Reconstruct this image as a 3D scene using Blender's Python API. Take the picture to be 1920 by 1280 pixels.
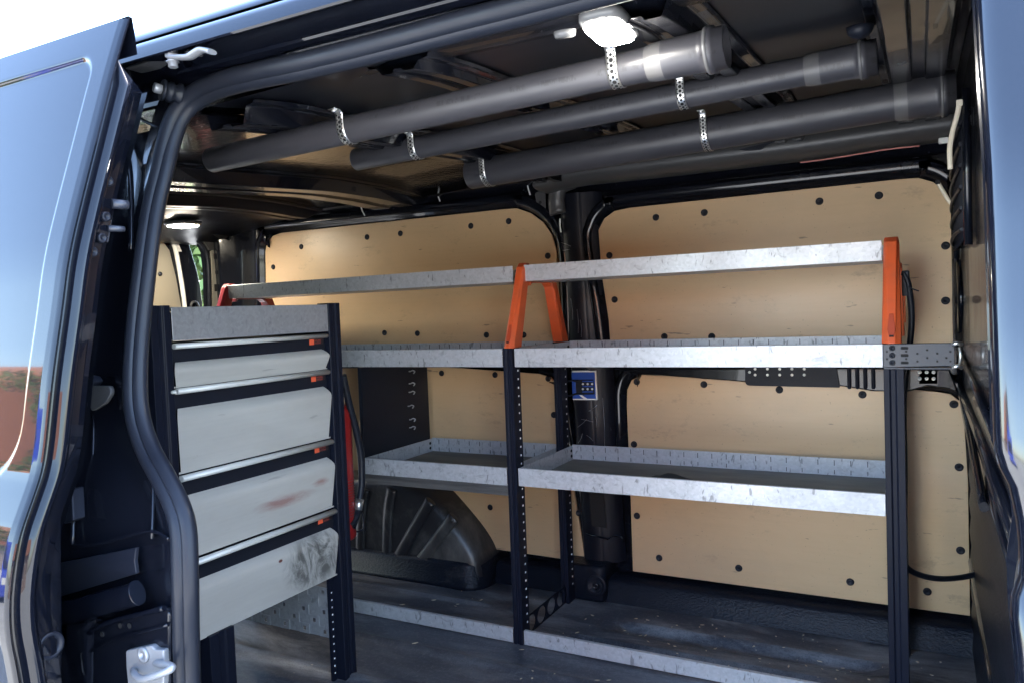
import bpy, bmesh, math, random
import numpy as np
from mathutils import Vector, Matrix

# ------------------------------------------------------------------ clearing
for o in list(bpy.data.objects):
    bpy.data.objects.remove(o, do_unlink=True)
S = bpy.context.scene
C = S.collection
R = math.radians
rnd = random.Random(7)

# ------------------------------------------------------------------ camera
FPX, YAW, PIT, ROL = 1442.0, R(28.144), R(2.3207), R(-2.2039)
CAM = np.array([0.0, 0.0, 1.005])
_cy, _sy = math.cos(YAW), math.sin(YAW)
cF = np.array([-_sy * math.cos(PIT), _cy * math.cos(PIT), -math.sin(PIT)])
_r = np.array([_cy, _sy, 0.0]); _u = np.cross(_r, cF)
cR = math.cos(ROL) * _r + math.sin(ROL) * _u
cU = -math.sin(ROL) * _r + math.cos(ROL) * _u
cd = bpy.data.cameras.new('camera')
cam = bpy.data.objects.new('camera', cd); C.objects.link(cam)
m = Matrix.Identity(4)
for i in range(3):
    m[i][0], m[i][1], m[i][2], m[i][3] = cR[i], cU[i], -cF[i], CAM[i]
cam.matrix_world = m
cd.sensor_width = 36; cd.lens = 36 * FPX / 1920
cd.clip_start = 0.02; cd.clip_end = 500
S.camera = cam

# ------------------------------------------------------------------ sky, sun, exposure
SUN_EL, SUN_ROT = R(52), R(28)
w = bpy.data.worlds.new('World'); S.world = w; w.use_nodes = True
nt = w.node_tree; nt.nodes.clear()
sky = nt.nodes.new('ShaderNodeTexSky'); sky.sky_type = 'NISHITA'; sky.sun_disc = False
sky.sun_elevation = SUN_EL; sky.sun_rotation = SUN_ROT
sky.air_density = 1.0; sky.dust_density = 1.2; sky.ozone_density = 1.2
bg = nt.nodes.new('ShaderNodeBackground'); bg.inputs[1].default_value = 0.15
wo = nt.nodes.new('ShaderNodeOutputWorld')
nt.links.new(sky.outputs[0], bg.inputs[0]); nt.links.new(bg.outputs[0], wo.inputs[0])
sl = bpy.data.lights.new('sun', 'SUN'); sl.energy = 4.0; sl.angle = R(0.5); sl.color = (1, .97, .92)
so = bpy.data.objects.new('sun', sl); C.objects.link(so)
sd = Vector((math.sin(SUN_ROT) * math.cos(SUN_EL), math.cos(SUN_ROT) * math.cos(SUN_EL), math.sin(SUN_EL)))
so.rotation_euler = sd.to_track_quat('Z', 'Y').to_euler(); so.location = sd * 30
S.view_settings.view_transform = 'Standard'; S.view_settings.look = 'None'
S.view_settings.exposure = 3.85; S.view_settings.gamma = 1.0
S.cycles.max_bounces = 10; S.cycles.diffuse_bounces = 6; S.cycles.glossy_bounces = 5
S.cycles.use_denoising = True
S.cycles.caustics_reflective = False; S.cycles.caustics_refractive = False
S.cycles.sample_clamp_indirect = 6.0

# ------------------------------------------------------------------ measuring helpers (surveyed points on real planes)
def ray(x, y): return cF + cR * (x - 960) / FPX - cU * (y - 640) / FPX
def onpl(x, y, ax, v):
    d = ray(x, y); return CAM + d * ((v - CAM[ax]) / d[ax])
def onX(x, y, v): return onpl(x, y, 0, v)
def onY(x, y, v): return onpl(x, y, 1, v)
def onZ(x, y, v): return onpl(x, y, 2, v)
def onYf(x, y, f, off=0.0):            # on a wall whose depth follows height: Y = f(z)
    Y = 0.8
    for _ in range(12):
        p = onY(x, y, Y); Y = f(p[2]) + off
    return p
def lerp_table(tab):
    zs = np.array([t[0] for t in tab]); ys = np.array([t[1] for t in tab])
    def f(z):
        return float(np.mean([np.interp(z + d, zs, ys) for d in (-.03, -.02, -.01, 0, .01, .02, .03)]))
    return f

# ------------------------------------------------------------------ mesh builder
class MB:
    def __init__(s): s.v = []; s.f = []; s.sm = []
    def add(s, vs, fs, smooth=False):
        b = len(s.v); s.v += [tuple(float(c) for c in v) for v in vs]
        s.f += [tuple(b + i for i in f) for f in fs]; s.sm += [smooth] * len(fs); return s
    def box(s, a, b):
        (x0, y0, z0), (x1, y1, z1) = a, b
        x0, x1 = min(x0, x1), max(x0, x1); y0, y1 = min(y0, y1), max(y0, y1); z0, z1 = min(z0, z1), max(z0, z1)
        vs = [(x0, y0, z0), (x1, y0, z0), (x1, y1, z0), (x0, y1, z0), (x0, y0, z1), (x1, y0, z1), (x1, y1, z1), (x0, y1, z1)]
        return s.add(vs, [(0, 3, 2, 1), (4, 5, 6, 7), (0, 1, 5, 4), (1, 2, 6, 5), (2, 3, 7, 6), (3, 0, 4, 7)])
    def prism(s, pts, d, smooth=False):            # polygon of 3-D points extruded by vector d
        n = len(pts); d = np.array(d, float)
        vs = [np.array(p, float) for p in pts] + [np.array(p, float) + d for p in pts]
        fs = [tuple(range(n - 1, -1, -1)), tuple(range(n, 2 * n))]
        s.add(vs, fs)
        b = len(s.v) - 2 * n
        for i in range(n):
            j = (i + 1) % n
            s.f.append((b + i, b + j, b + n + j, b + n + i)); s.sm.append(smooth)
        return s
    def loft(s, rings, closed_ring=True, caps=False, smooth=True, closed_path=False):
        n = len(rings[0]); m_ = len(rings); vs = [p for r in rings for p in r]; fs = []
        for i in range(m_ if closed_path else m_ - 1):
            i2 = (i + 1) % m_
            for j in range(n if closed_ring else n - 1):
                j2 = (j + 1) % n
                fs.append((i * n + j, i * n + j2, i2 * n + j2, i2 * n + j))
        s.add(vs, fs, smooth)
        if caps:
            b = len(s.v) - n * m_
            s.f.append(tuple(b + j for j in range(n - 1, -1, -1))); s.sm.append(False)
            s.f.append(tuple(b + (m_ - 1) * n + j for j in range(n))); s.sm.append(False)
        return s
    def tube(s, path, r, n=10, caps=True, up=None, ry=None, closed=False):
        P = [np.array(p, float) for p in path]; rings = []
        m_ = len(P); nrm = None
        for i in range(m_):
            a = P[(i - 1) % m_] if (closed or i > 0) else P[i]
            b = P[(i + 1) % m_] if (closed or i < m_ - 1) else P[i]
            t = b - a; t /= (np.linalg.norm(t) + 1e-12)
            if up is not None: u = np.array(up, float)
            elif nrm is None: u = np.array([0, 0, 1.]) if abs(t[2]) < .9 else np.array([1., 0, 0])
            else: u = nrm
            u = u - t * (u @ t); u /= (np.linalg.norm(u) + 1e-12); nrm = u
            v = np.cross(t, u)
            rr = r[i] if isinstance(r, (list, tuple)) else r
            r2 = rr if ry is None else ry
            rings.append([P[i] + u * rr * math.cos(2 * math.pi * k / n) + v * r2 * math.sin(2 * math.pi * k / n) for k in range(n)])
        return s.loft(rings, True, caps and not closed, True, closed)
    def cyl(s, a, b, r, n=16, r2=None):
        return s.tube([a, b], [r, r if r2 is None else r2], n)
    def lathe(s, base, axis, prof, n=20, caps=True):      # prof: (distance along axis, radius)
        a = np.array(axis, float); a /= np.linalg.norm(a)
        u = np.array([0, 0, 1.]) if abs(a[2]) < .9 else np.array([1., 0, 0])
        u = u - a * (u @ a); u /= np.linalg.norm(u); v = np.cross(a, u)
        rings = [[np.array(base) + a * h + (u * math.cos(2 * math.pi * k / n) + v * math.sin(2 * math.pi * k / n)) * q for k in range(n)] for h, q in prof]
        return s.loft(rings, True, caps, True)
    def sheet(s, grid, smooth=True): return s.loft(grid, False, False, smooth)
    def build(s, name, mat, parent=None, bevel=0, seg=2, auto=None):
        me = bpy.data.meshes.new(name)
        off = np.array(parent_world(parent)) if parent else np.zeros(3)
        me.from_pydata([tuple(np.array(v) - off) for v in s.v], [], s.f)
        me.polygons.foreach_set('use_smooth', s.sm)
        me.update()
        bm = bmesh.new(); bm.from_mesh(me); bmesh.ops.recalc_face_normals(bm, faces=bm.faces); bm.to_mesh(me); bm.free()
        o = bpy.data.objects.new(name, me); C.objects.link(o)
        if mat: me.materials.append(mat)
        if parent: o.parent = parent
        if bevel:
            b = o.modifiers.new('bevel', 'BEVEL'); b.width = bevel; b.segments = seg; b.limit_method = 'ANGLE'; b.angle_limit = R(35)
            b.harden_normals = False
        return o
def parent_world(p):
    x = np.zeros(3)
    while p: x += np.array(p.location); p = p.parent
    return x
def thing(name, loc, label, cat, group=None):
    o = bpy.data.objects.new(name, None); C.objects.link(o); o.location = [float(c) for c in loc]
    o.empty_display_size = .1; o['label'] = label; o['category'] = cat
    if group: o['group'] = group
    return o
def tag(o, label, cat, group=None):
    o['label'] = label; o['category'] = cat
    if group: o['group'] = group
    return o
def kids(o): return [c for c in bpy.data.objects if c.parent == o]
def copy_tree(o, parent=None, delta=None):
    c = o.copy(); C.objects.link(c); c.parent = parent
    if delta is not None: c.location = [a + b for a, b in zip(o.location, delta)]
    for ch in kids(o): copy_tree(ch, c)
    return c
def catmull(P, n=8, closed=False):
    P = [np.array(p, float) for p in P]; out = []; m_ = len(P)
    rng = range(m_) if closed else range(m_ - 1)
    for i in rng:
        p0 = P[(i - 1) % m_] if closed or i > 0 else P[i]; p1 = P[i]; p2 = P[(i + 1) % m_]
        p3 = P[(i + 2) % m_] if closed or i + 2 < m_ else p2
        for k in range(n):
            t = k / n
            out.append(.5 * ((2 * p1) + (-p0 + p2) * t + (2 * p0 - 5 * p1 + 4 * p2 - p3) * t * t + (-p0 + 3 * p1 - 3 * p2 + p3) * t ** 3))
    if not closed: out.append(P[-1])
    return out
def rounded(pts, rad, n=6):              # round the corners of a 2-D/3-D polygon
    P = [np.array(p, float) for p in pts]; out = []
    rs = rad if isinstance(rad, (list, tuple)) else [rad] * len(P)
    for i, p in enumerate(P):
        r_ = rs[i]; a = P[i - 1] - p; b = P[(i + 1) % len(P)] - p
        if r_ <= 0: out.append(p); continue
        la, lb = np.linalg.norm(a), np.linalg.norm(b); q = min(r_, la * .49, lb * .49)
        A = p + a / la * q; B = p + b / lb * q
        for k in range(n + 1):
            t = k / n; out.append((1 - t) ** 2 * A + 2 * t * (1 - t) * p + t * t * B)
    return out

# ------------------------------------------------------------------ materials
def mat(name, col, rough=.5, metal=0.0, coat=0.0, spec=None, emit=None, estr=0):
    m_ = bpy.data.materials.new(name); m_.use_nodes = True
    b = m_.node_tree.nodes['Principled BSDF']
    b.inputs['Base Color'].default_value = (*col, 1); b.inputs['Roughness'].default_value = rough
    b.inputs['Metallic'].default_value = metal; b.inputs['Coat Weight'].default_value = coat
    b.inputs['Coat Roughness'].default_value = .03
    if spec is not None: b.inputs['Specular IOR Level'].default_value = spec
    if emit: b.inputs['Emission Color'].default_value = (*emit, 1); b.inputs['Emission Strength'].default_value = estr
    return m_
class NT:                                   # small node-graph helper on a material
    def __init__(s, m_): s.t = m_.node_tree; s.b = s.t.nodes['Principled BSDF']; s.co = s.t.nodes.new('ShaderNodeTexCoord')
    def n(s, typ, **kw):
        k = s.t.nodes.new('ShaderNode' + typ)
        for a, v in kw.items(): setattr(k, a, v)
        return k
    def L(s, a, b): s.t.links.new(a, b)
    def mapc(s, scale=(1, 1, 1), loc=(0, 0, 0), rot=(0, 0, 0), src='Object'):
        mp = s.n('Mapping'); s.L(s.co.outputs[src], mp.inputs[0])
        mp.inputs['Scale'].default_value = scale; mp.inputs['Location'].default_value = loc; mp.inputs['Rotation'].default_value = rot
        return mp.outputs[0]
    def noise(s, scale, vec=None, detail=4, rough=.6, dist=0):
        k = s.n('TexNoise'); k.inputs['Scale'].default_value = scale; k.inputs['Detail'].default_value = detail
        k.inputs['Roughness'].default_value = rough; k.inputs['Distortion'].default_value = dist
        s.L(vec if vec is not None else s.co.outputs['Object'], k.inputs['Vector']); return k.outputs['Fac']
    def ramp(s, fac, a, b, ca=(0, 0, 0), cb=(1, 1, 1)):
        k = s.n('ValToRGB'); k.color_ramp.elements[0].position = a; k.color_ramp.elements[1].position = b
        k.color_ramp.elements[0].color = (*ca, 1); k.color_ramp.elements[1].color = (*cb, 1); s.L(fac, k.inputs[0]); return k.outputs[0]
    def mix(s, fac, a, b):
        k = s.n('Mix', data_type='RGBA')
        if isinstance(fac, (int, float)): k.inputs[0].default_value = fac
        else: s.L(fac, k.inputs[0])
        for i, q in ((6, a), (7, b)):
            if isinstance(q, tuple): k.inputs[i].default_value = (*q, 1)
            else: s.L(q, k.inputs[i])
        return k.outputs[2]
    def math(s, op, a, b=0.0):
        k = s.n('Math', operation=op)
        for i, q in ((0, a), (1, b)):
            if isinstance(q, (int, float)): k.inputs[i].default_value = q
            else: s.L(q, k.inputs[i])
        return k.outputs[0]
    def col(s, c): s.L(c, s.b.inputs['Base Color'])
    def rough(s, c): s.L(c, s.b.inputs['Roughness'])
    def bump(s, h, strength=.2, dist=.001):
        k = s.n('Bump'); k.inputs['Strength'].default_value = strength; k.inputs['Distance'].default_value = dist
        s.L(h, k.inputs['Height']); s.L(k.outputs[0], s.b.inputs['Normal'])
    def blob(s, centre, radius, soft=1.0):   # 1 at centre fading to 0 at radius (anisotropic, object space)
        mp = s.mapc(scale=tuple(1 / q for q in radius), loc=tuple(-c / q for c, q in zip(centre, radius)))
        k = s.n('VectorMath', operation='LENGTH'); s.L(mp, k.inputs[0])
        return s.math('SUBTRACT', 1.0, s.math('MINIMUM', k.outputs['Value'], 1.0))

M = {}
def paint(name, col, rough, coat, dusty=0.0):
    m_ = mat(name, col, rough, 0, coat); g = NT(m_)
    f = g.noise(9, detail=5)
    g.rough(g.ramp(f, .35, .8, (rough * .8,) * 3, (rough + .12,) * 3))
    sc = g.noise(60, g.mapc((1, 1, .15)), detail=3)
    sp = g.ramp(sc, .70, .76)
    g.col(g.mix(g.math('MULTIPLY', sp, dusty), col, (.22, .22, .24)))
    return m_
M['paint'] = paint('black_gloss_paint', (.004, .005, .009), .06, .55)
M['paint'].node_tree.nodes['Principled BSDF'].inputs['Specular IOR Level'].default_value = .05
M['inner'] = paint('black_body_paint', (.005, .006, .010), .20, .35, .25)
M['inner'].node_tree.nodes['Principled BSDF'].inputs['Specular IOR Level'].default_value = .25
M['roof'] = mat('bumpy_black_roof_skin', (.010, .011, .015), .30, 0, .0, spec=.15)
M['roof_b'] = mat('glossy_hammered_roof_skin', (.008, .008, .010), .14, 0, .25)
g = NT(M['roof_b']); g.bump(g.noise(60, g.mapc((.7, 1, 1)), detail=2), .22, .004)
M['rubber'] = mat('black_seal_rubber', (.010, .012, .018), .42, spec=.22)
g = NT(M['rubber']); g.rough(g.ramp(g.noise(14), .3, .8, (.34,) * 3, (.55,) * 3))
M['trim'] = mat('matt_grey_trim', (.050, .050, .052), .42)
g = NT(M['trim']); g.bump(g.noise(400), .15, .0006)
M['plastic'] = mat('black_plastic', (.009, .011, .018), .45, spec=.25)
M['powder'] = mat('black_powder_coat', (.008, .010, .019), .40, spec=.12)
g = NT(M['powder'])
sc = g.ramp(g.noise(90, g.mapc((1, 1, .2)), detail=4), .72, .78)
g.col(g.mix(g.math('MULTIPLY', sc, .5), (.008, .010, .019), (.25, .25, .26)))
g.bump(g.noise(700), .12, .0004)
M['slate'] = mat('slate_powder_coat', (.026, .030, .042), .4)
M['orange'] = mat('orange_plastic', (.62, .095, .025), .38)
g = NT(M['orange']); g.col(g.mix(g.ramp(g.noise(18, detail=6), .45, .8), (.62, .095, .025), (.45, .09, .035)))
M['red'] = mat('red_enamel', (.30, .014, .014), .35, 0, .2)
M['pvc'] = mat('grey_pvc', (.118, .117, .125), .34)
g = NT(M['pvc'])
d = g.noise(7, g.mapc((.6, 4, 4)), detail=6)
base = g.mix(g.ramp(d, .35, .75), (.034, .034, .041), (.052, .051, .057))
# faint factory print: broken dark letters in one row along the pipe
pr = g.noise(1, g.mapc((170, 60, 60)), detail=2)
pr = g.ramp(pr, .50, .53)
word = g.ramp(g.noise(1, g.mapc((14, .1, .1)), detail=1), .46, .50)
sep = g.n('SeparateXYZ'); g.L(g.co.outputs['Object'], sep.inputs[0])
row = g.math('MULTIPLY', g.math('GREATER_THAN', sep.outputs['Z'], .000), g.math('LESS_THAN', sep.outputs['Z'], .009))
ink = g.math('MULTIPLY', g.math('MULTIPLY', pr, word), row)
g.col(g.mix(g.math('MULTIPLY', ink, .6), base, (.018, .018, .02)))
g.rough(g.ramp(g.noise(20), .3, .8, (.34,) * 3, (.52,) * 3))
M['collar'] = mat('pale_grey_collar', (.095, .094, .096), .4)

def ply(name, seed):
    m_ = mat(name, (.5, .33, .16), .45); g = NT(m_)
    a = g.noise(1.6, g.mapc((1.0, 1, 2.2), (seed, seed, 0)), detail=5, rough=.6, dist=.6)
    c = g.mix(g.ramp(a, .3, .75), (.615, .430, .245), (.540, .370, .205))
    b = g.noise(34, g.mapc((.12, 1, 3.0), (seed, 0, seed)), detail=4)
    c = g.mix(g.math('MULTIPLY', g.ramp(b, .45, .8), .08), c, (.36, .23, .11))
    lo = g.ramp(g.noise(2.1, g.mapc((1, 1, 1.6), (seed * 2, 0, 1)), detail=6, rough=.7), .48, .75)
    c = g.mix(g.math('MULTIPLY', lo, .35), c, (.36, .29, .20))
    sm = g.noise(11, g.mapc((.6, 1, 1.2), (seed, 3, seed)), detail=9, rough=.78)
    c = g.mix(g.math('MULTIPLY', g.ramp(sm, .58, .74), .45), c, (.14, .115, .085))
    st = g.noise(30, g.mapc((.35, 1, 2.0), (seed, 1, 0), (0, R(14), 0)), detail=3)
    c = g.mix(g.math('MULTIPLY', g.ramp(st, .70, .74), .6), c, (.06, .05, .042))
    fl = g.ramp(g.noise(150, g.mapc((1, 1, 1), (seed, 0, 0)), detail=1), .74, .78)
    c = g.mix(g.math('MULTIPLY', fl, .4), c, (.10, .08, .06))
    g.col(c); g.rough(g.ramp(a, .3, .8, (.30,) * 3, (.45,) * 3)); g.bump(b, .06, .0008)
    return m_
M['ply'] = [ply('birch_ply_lining_%s' % 'abcde'[i], i * 3.7 + 1.3) for i in range(5)]

def galv(name, col, scratch=.5, rough=.38, metal=.55):
    m_ = mat(name, col, rough, metal); g = NT(m_)
    v = g.n('TexVoronoi'); v.inputs['Scale'].default_value = 140; g.L(g.co.outputs['Object'], v.inputs['Vector'])
    sp = g.ramp(v.outputs['Color'], .1, .9, tuple(c * .90 for c in col), tuple(min(1, c * 1.07) for c in col))
    n1 = g.noise(26, g.mapc((.6, .6, 1.2)), detail=8, rough=.75, dist=1.6)
    c = g.mix(g.math('MULTIPLY', g.ramp(n1, .55, .68), scratch), sp, (.20, .20, .21))
    n2 = g.noise(9, detail=5)
    c = g.mix(g.math('MULTIPLY', g.ramp(n2, .5, .8), .35), c, tuple(c * .72 for c in col))
    n3 = g.noise(75, g.mapc((1, 1, .35), (0, 0, 0), (R(20), R(40), 0)), detail=2, dist=.4)
    c = g.mix(g.math('MULTIPLY', g.ramp(n3, .62, .69), scratch * 1.1), c, (.12, .12, .125))
    g.col(c); g.rough(g.ramp(n2, .3, .8, (rough - .08,) * 3, (rough + .14,) * 3)); g.bump(n1, .06, .0006)
    return m_
M['galv'] = galv('galvanised_steel', (.47, .485, .505), scratch=.6, metal=.25)
M['galv_dull'] = galv('dull_galvanised_steel', (.40, .41, .43), .25, .45)
M['zinc'] = mat('bright_zinc', (.72, .71, .68), .28, .9)
M['rail'] = mat('cream_silver_rail', (.62, .615, .58), .35, .15)
M['silver'] = mat('satin_silver_paint', (.27, .28, .30), .38, .35)

def drawer(name, kind):
    m_ = mat(name, (.50, .505, .49), .36, .25); g = NT(m_)
    n1 = g.noise(5, g.mapc((1, .5, 1.6)), detail=7, rough=.65)
    c = g.mix(g.ramp(n1, .35, .75), (.60, .585, .545), (.50, .485, .45))
    br = g.noise(120, g.mapc((1, .02, 1)), detail=2)
    c = g.mix(g.math('MULTIPLY', g.ramp(br, .45, .8), .12), c, (.33, .33, .32))
    dots = g.noise(22, g.mapc((1, .8, 1.4), (kind, 0, kind)), detail=8, rough=.8)
    c = g.mix(g.math('MULTIPLY', g.ramp(dots, .64, .76), .45), c, (.25, .20, .12))
    scr = g.ramp(g.noise(60, g.mapc((1, .10, 1.6), (0, kind, 0), (R(8), 0, 0)), detail=2), .70, .73)
    c = g.mix(g.math('MULTIPLY', scr, .35), c, (.22, .21, .20))
    if kind == 3:
        w1 = g.math('MAXIMUM', g.blob((0, .06, -.012), (.3, .16, .026)), g.blob((0, .19, .008), (.3, .05, .018)))
        wn = g.math('MULTIPLY', w1, g.noise(34, g.mapc((1, .45, 2.2), rot=(R(-12), 0, 0)), detail=9, rough=.75))
        c = g.mix(g.math('MULTIPLY', g.ramp(wn, .14, .44), .7), c, (.32, .12, .10))
    if kind == 4:
        w1 = g.ramp(g.math('MAXIMUM', g.blob((0, .16, .0), (.3, .13, .085)), g.blob((0, .215, -.005), (.3, .07, .06))), .0, .42)
        wn = g.math('MULTIPLY', w1, g.ramp(g.noise(15, g.mapc((1, 1.1, .7), rot=(R(35), 0, 0)), detail=12, rough=.75, dist=1.2), .43, .60))
        c = g.mix(g.math('MULTIPLY', wn, .82), c, (.06, .06, .055))
        w2 = g.blob((0, .03, .035), (.3, .010, .006))
        c = g.mix(g.ramp(w2, .2, .5), c, (.16, .05, .035))
    g.col(c); g.rough(g.ramp(n1, .3, .8, (.27,) * 3, (.45,) * 3))
    return m_

M['mat'] = mat('dirty_grey_mat', (.11, .11, .095), .55)
g = NT(M['mat']); f = g.noise(7, g.mapc((.6, 2, 1)), detail=8, rough=.7)
g.col(g.mix(g.ramp(f, .3, .7), (.055, .056, .052), (.16, .155, .13)))
M['floor'] = mat('black_floor_liner', (.03, .03, .033), .5, spec=.3)
g = NT(M['floor']); f = g.noise(4.0, g.mapc((.45, 1.6, 1)), detail=9, rough=.72, dist=.4)
f2 = g.noise(1.1, g.mapc((.7, 1.2, 1)), detail=5)
dust = g.math('MULTIPLY', g.ramp(f, .46, .62), g.ramp(f2, .38, .58))
c = g.mix(dust, (.048, .054, .070), (.30, .307, .325))
sp_f = g.noise(75, detail=6, rough=.8)
c = g.mix(g.math('MULTIPLY', g.ramp(sp_f, .5, .70), .6), c, (.19, .19, .195))
sp_g = g.noise(240, detail=3, rough=.7)
c = g.mix(g.math('MULTIPLY', g.ramp(sp_g, .52, .66), .45), c, (.012, .013, .017))
ch = g.ramp(g.noise(90, detail=2), .77, .79)
c = g.mix(g.math('MULTIPLY', ch, .6), c, (.40, .37, .33))
g.col(c); g.rough(g.ramp(f, .3, .8, (.30,) * 3, (.50,) * 3)); g.bump(g.noise(260, detail=3), .30, .0012)
M['liner'] = mat('grained_black_liner', (.014, .015, .019), .34, spec=.16)
g = NT(M['liner']); g.bump(g.noise(150, g.mapc((.6, 1, 1)), detail=3), .8, .003)
f = g.noise(9, g.mapc((.5, 1, 1)), detail=9, rough=.75)
g.col(g.mix(g.math('MULTIPLY', g.ramp(f, .58, .8), .3), (.006, .008, .014), (.12, .115, .105)))
M['arch'] = mat('scuffed_black_arch_plastic', (.012, .012, .014), .4)
g = NT(M['arch']); f = g.noise(5, g.mapc((1, 1, .8)), detail=10, rough=.7, dist=.3)
g.col(g.mix(g.math('MULTIPLY', g.ramp(f, .48, .75), .55), (.013, .013, .016), (.20, .19, .17)))
M['lamp'] = mat('lit_led_lens', (1, 1, 1), .3, emit=(1, .96, .88), estr=20)
M['lamp2'] = mat('lit_led_lens_rear', (1, 1, 1), .3, emit=(1, .90, .72), estr=22)
M['bezel'] = mat('grey_lamp_bezel', (.16, .16, .16), .25)
M['clear'] = mat('pale_lamp_plastic', (.75, .75, .72), .15)
M['blue'] = mat('blue_print', (.010, .060, .32), .4)
M['white'] = mat('white_plastic', (.75, .74, .70), .4)
M['cream'] = mat('cream_nylon', (.62, .56, .45), .4)
M['wood'] = mat('grey_worn_timber', (.08, .078, .075), .6)
g = NT(M['wood']); f = g.noise(30, g.mapc((.15, 1, 3)), detail=6); g.col(g.mix(g.ramp(f, .3, .8), (.045, .044, .043), (.13, .125, .12)))
M['cloth'] = mat('dark_rag', (.022, .021, .020), .8)
M['dark'] = mat('dark_hole', (.003, .003, .004), .8)
M['hole'] = mat('light_through_holes', (.85, .86, .88), .4)  # pale colour painted in for light showing through the post holes
M['sticker'] = mat('orange_print', (.80, .12, .05), .4)
M['ink'] = mat('dull_red_print', (.42, .08, .07), .4)
M['label'] = mat('black_print', (.02, .012, .014), .35)
M['chip'] = mat('pale_wood_chips', (.55, .45, .30), .7)

# ================================================================== the van
van = thing('cargo_van', (-1.2, 1.6, 0), 'black panel van seen through its open sliding side door', 'van')
# outer body depth by height (measured on the door's leading edge), the pillar skin stands 9 cm further in
door_f = lerp_table([(-.3, .575), (.2, .55), (.45, .535), (.567, .529), (.64, .520), (.708, .529), (.77, .547), (.80, .566), (.83, .575), (.95, .595),
                     (1.015, .609), (1.10, .625), (1.17, .646), (1.23, .665), (1.36, .706), (1.446, .736), (1.6, .80)])
body_f = lambda z: door_f(z) + .09
seal_f = lambda z: body_f(z) + .085

# ---- floor, sill and lower liners
m_ = MB()
ys = np.concatenate([np.linspace(.62, 1.9, 65), np.linspace(1.915, 2.46, 55)])
def floor_h(x, y):
    h = 0.0
    for yc, wd, hh, x0, x1 in ((1.02, .03, .010, -3, .1), (1.20, .022, .010, -3, .1), (1.42, .024, .010, -3, .1), (1.64, .024, .010, -3, .1), (1.86, .022, .010, -3, .1),
                               (2.10, .035, -.020, -.98, -.22), (2.245, .040, -.022, -.88, -.10), (2.33, .012, .008, -3, -1.5), (2.10, .02, .007, -3, -1.25), (2.24, .018, .007, -2.9, -1.3)):
        a = max(0, 1 - abs(y - yc) / wd)
        e = min(1, max(0, (x - x0) / .05)) * min(1, max(0, (x1 - x) / .05))
        h += hh * min(1, a * 2.6) * e
    return h
xs = np.linspace(-2.82, .12, 90)
m_.sheet([[(x, y, floor_h(x, y)) for y in ys] for x in xs])
m_.build('floor_liner', M['floor'], van)
prof = [(2.415, .0), (2.432, .030), (2.440, .062), (2.455, .074), (2.500, .078), (2.535, .082)]
m_ = MB().sheet([[(x, y, z - .002) for y, z in prof] for x in np.linspace(-1.00, .116, 12)])
m_.build('sill_step', M['liner'], van)
m_ = MB().sheet([[(x, y + .02, z - .002) for y, z in prof] for x in np.linspace(-1.47, -1.13, 6)])
m_.build('sill_step', M['liner'], van)
# block at the foot of the middle pillar with its tie-down
c0 = rounded([(-1.125, 2.40), (-.965, 2.40), (-.965, 2.53), (-1.125, 2.53)], [.03, .03, 0, 0])
m_ = MB(); m_.prism([(p[0], p[1], -.002) for p in c0], (0, 0, .125), True)
m_.build('pillar_foot', M['liner'], van, .012, 3)
ctr = onY(1118, 1097, 2.398)
m_ = MB().lathe(ctr + np.array([0, .004, 0]), (0, -1, 0), [(0, .036), (.006, .036), (.007, .030), (.003, .026), (.003, .0)], 22)
td = m_.build('tie_down', M['plastic'], van)
MB().lathe(ctr, (0, -1, 0), [(0, .012), (.008, .012), (.010, .006), (.006, .005)], 12).build('bolt', M['inner'], td)
MB().tube([ctr + np.array([.022 * math.cos(a), -.009, .020 * math.sin(a)]) for a in np.linspace(R(-150), R(60), 14)], .0045, 8).build('ring', M['plastic'], td)

# ---- far wall
WY = 2.535
m_ = MB().box((-2.62, WY, -.1), (.13, WY + .03, 1.46))
m_.build('side_wall', M['inner'], van)
PY = 2.488                                       # face of the ply linings
def P2(lst, Y=PY): return [onY(x, y, Y) for x, y in lst]
up_front = P2([(1147, 655), (1141, 600), (1120, 460), (1122, 432), (1133, 410), (1152, 396), (1180, 390)]) + P2([(1690, 336), (1722, 334), (1750, 342), (1772, 360), (1783, 388), (1790, 640)])
up_rear = P2([(499, 640), (498, 520), (497, 472), (501, 455), (511, 443), (527, 437)]) + P2([(940, 393), (968, 391), (995, 400), (1018, 417), (1034, 440), (1043, 470), (1048, 560), (1050, 660)])
lo_front = P2([(1186.5, 1070), (1181, 900), (1175, 760), (1176, 730), (1184, 712), (1203, 702), (1230, 703), (1560, 718), (1750, 733), (1782, 738), (1800, 752), (1807, 780), (1815, 900), (1819, 1154)])
lo_rear = P2([(620, 985), (640, 690), (840, 688), (1010, 700), (1032, 706), (1043, 722), (1050, 750), (1097, 1053)])
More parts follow.
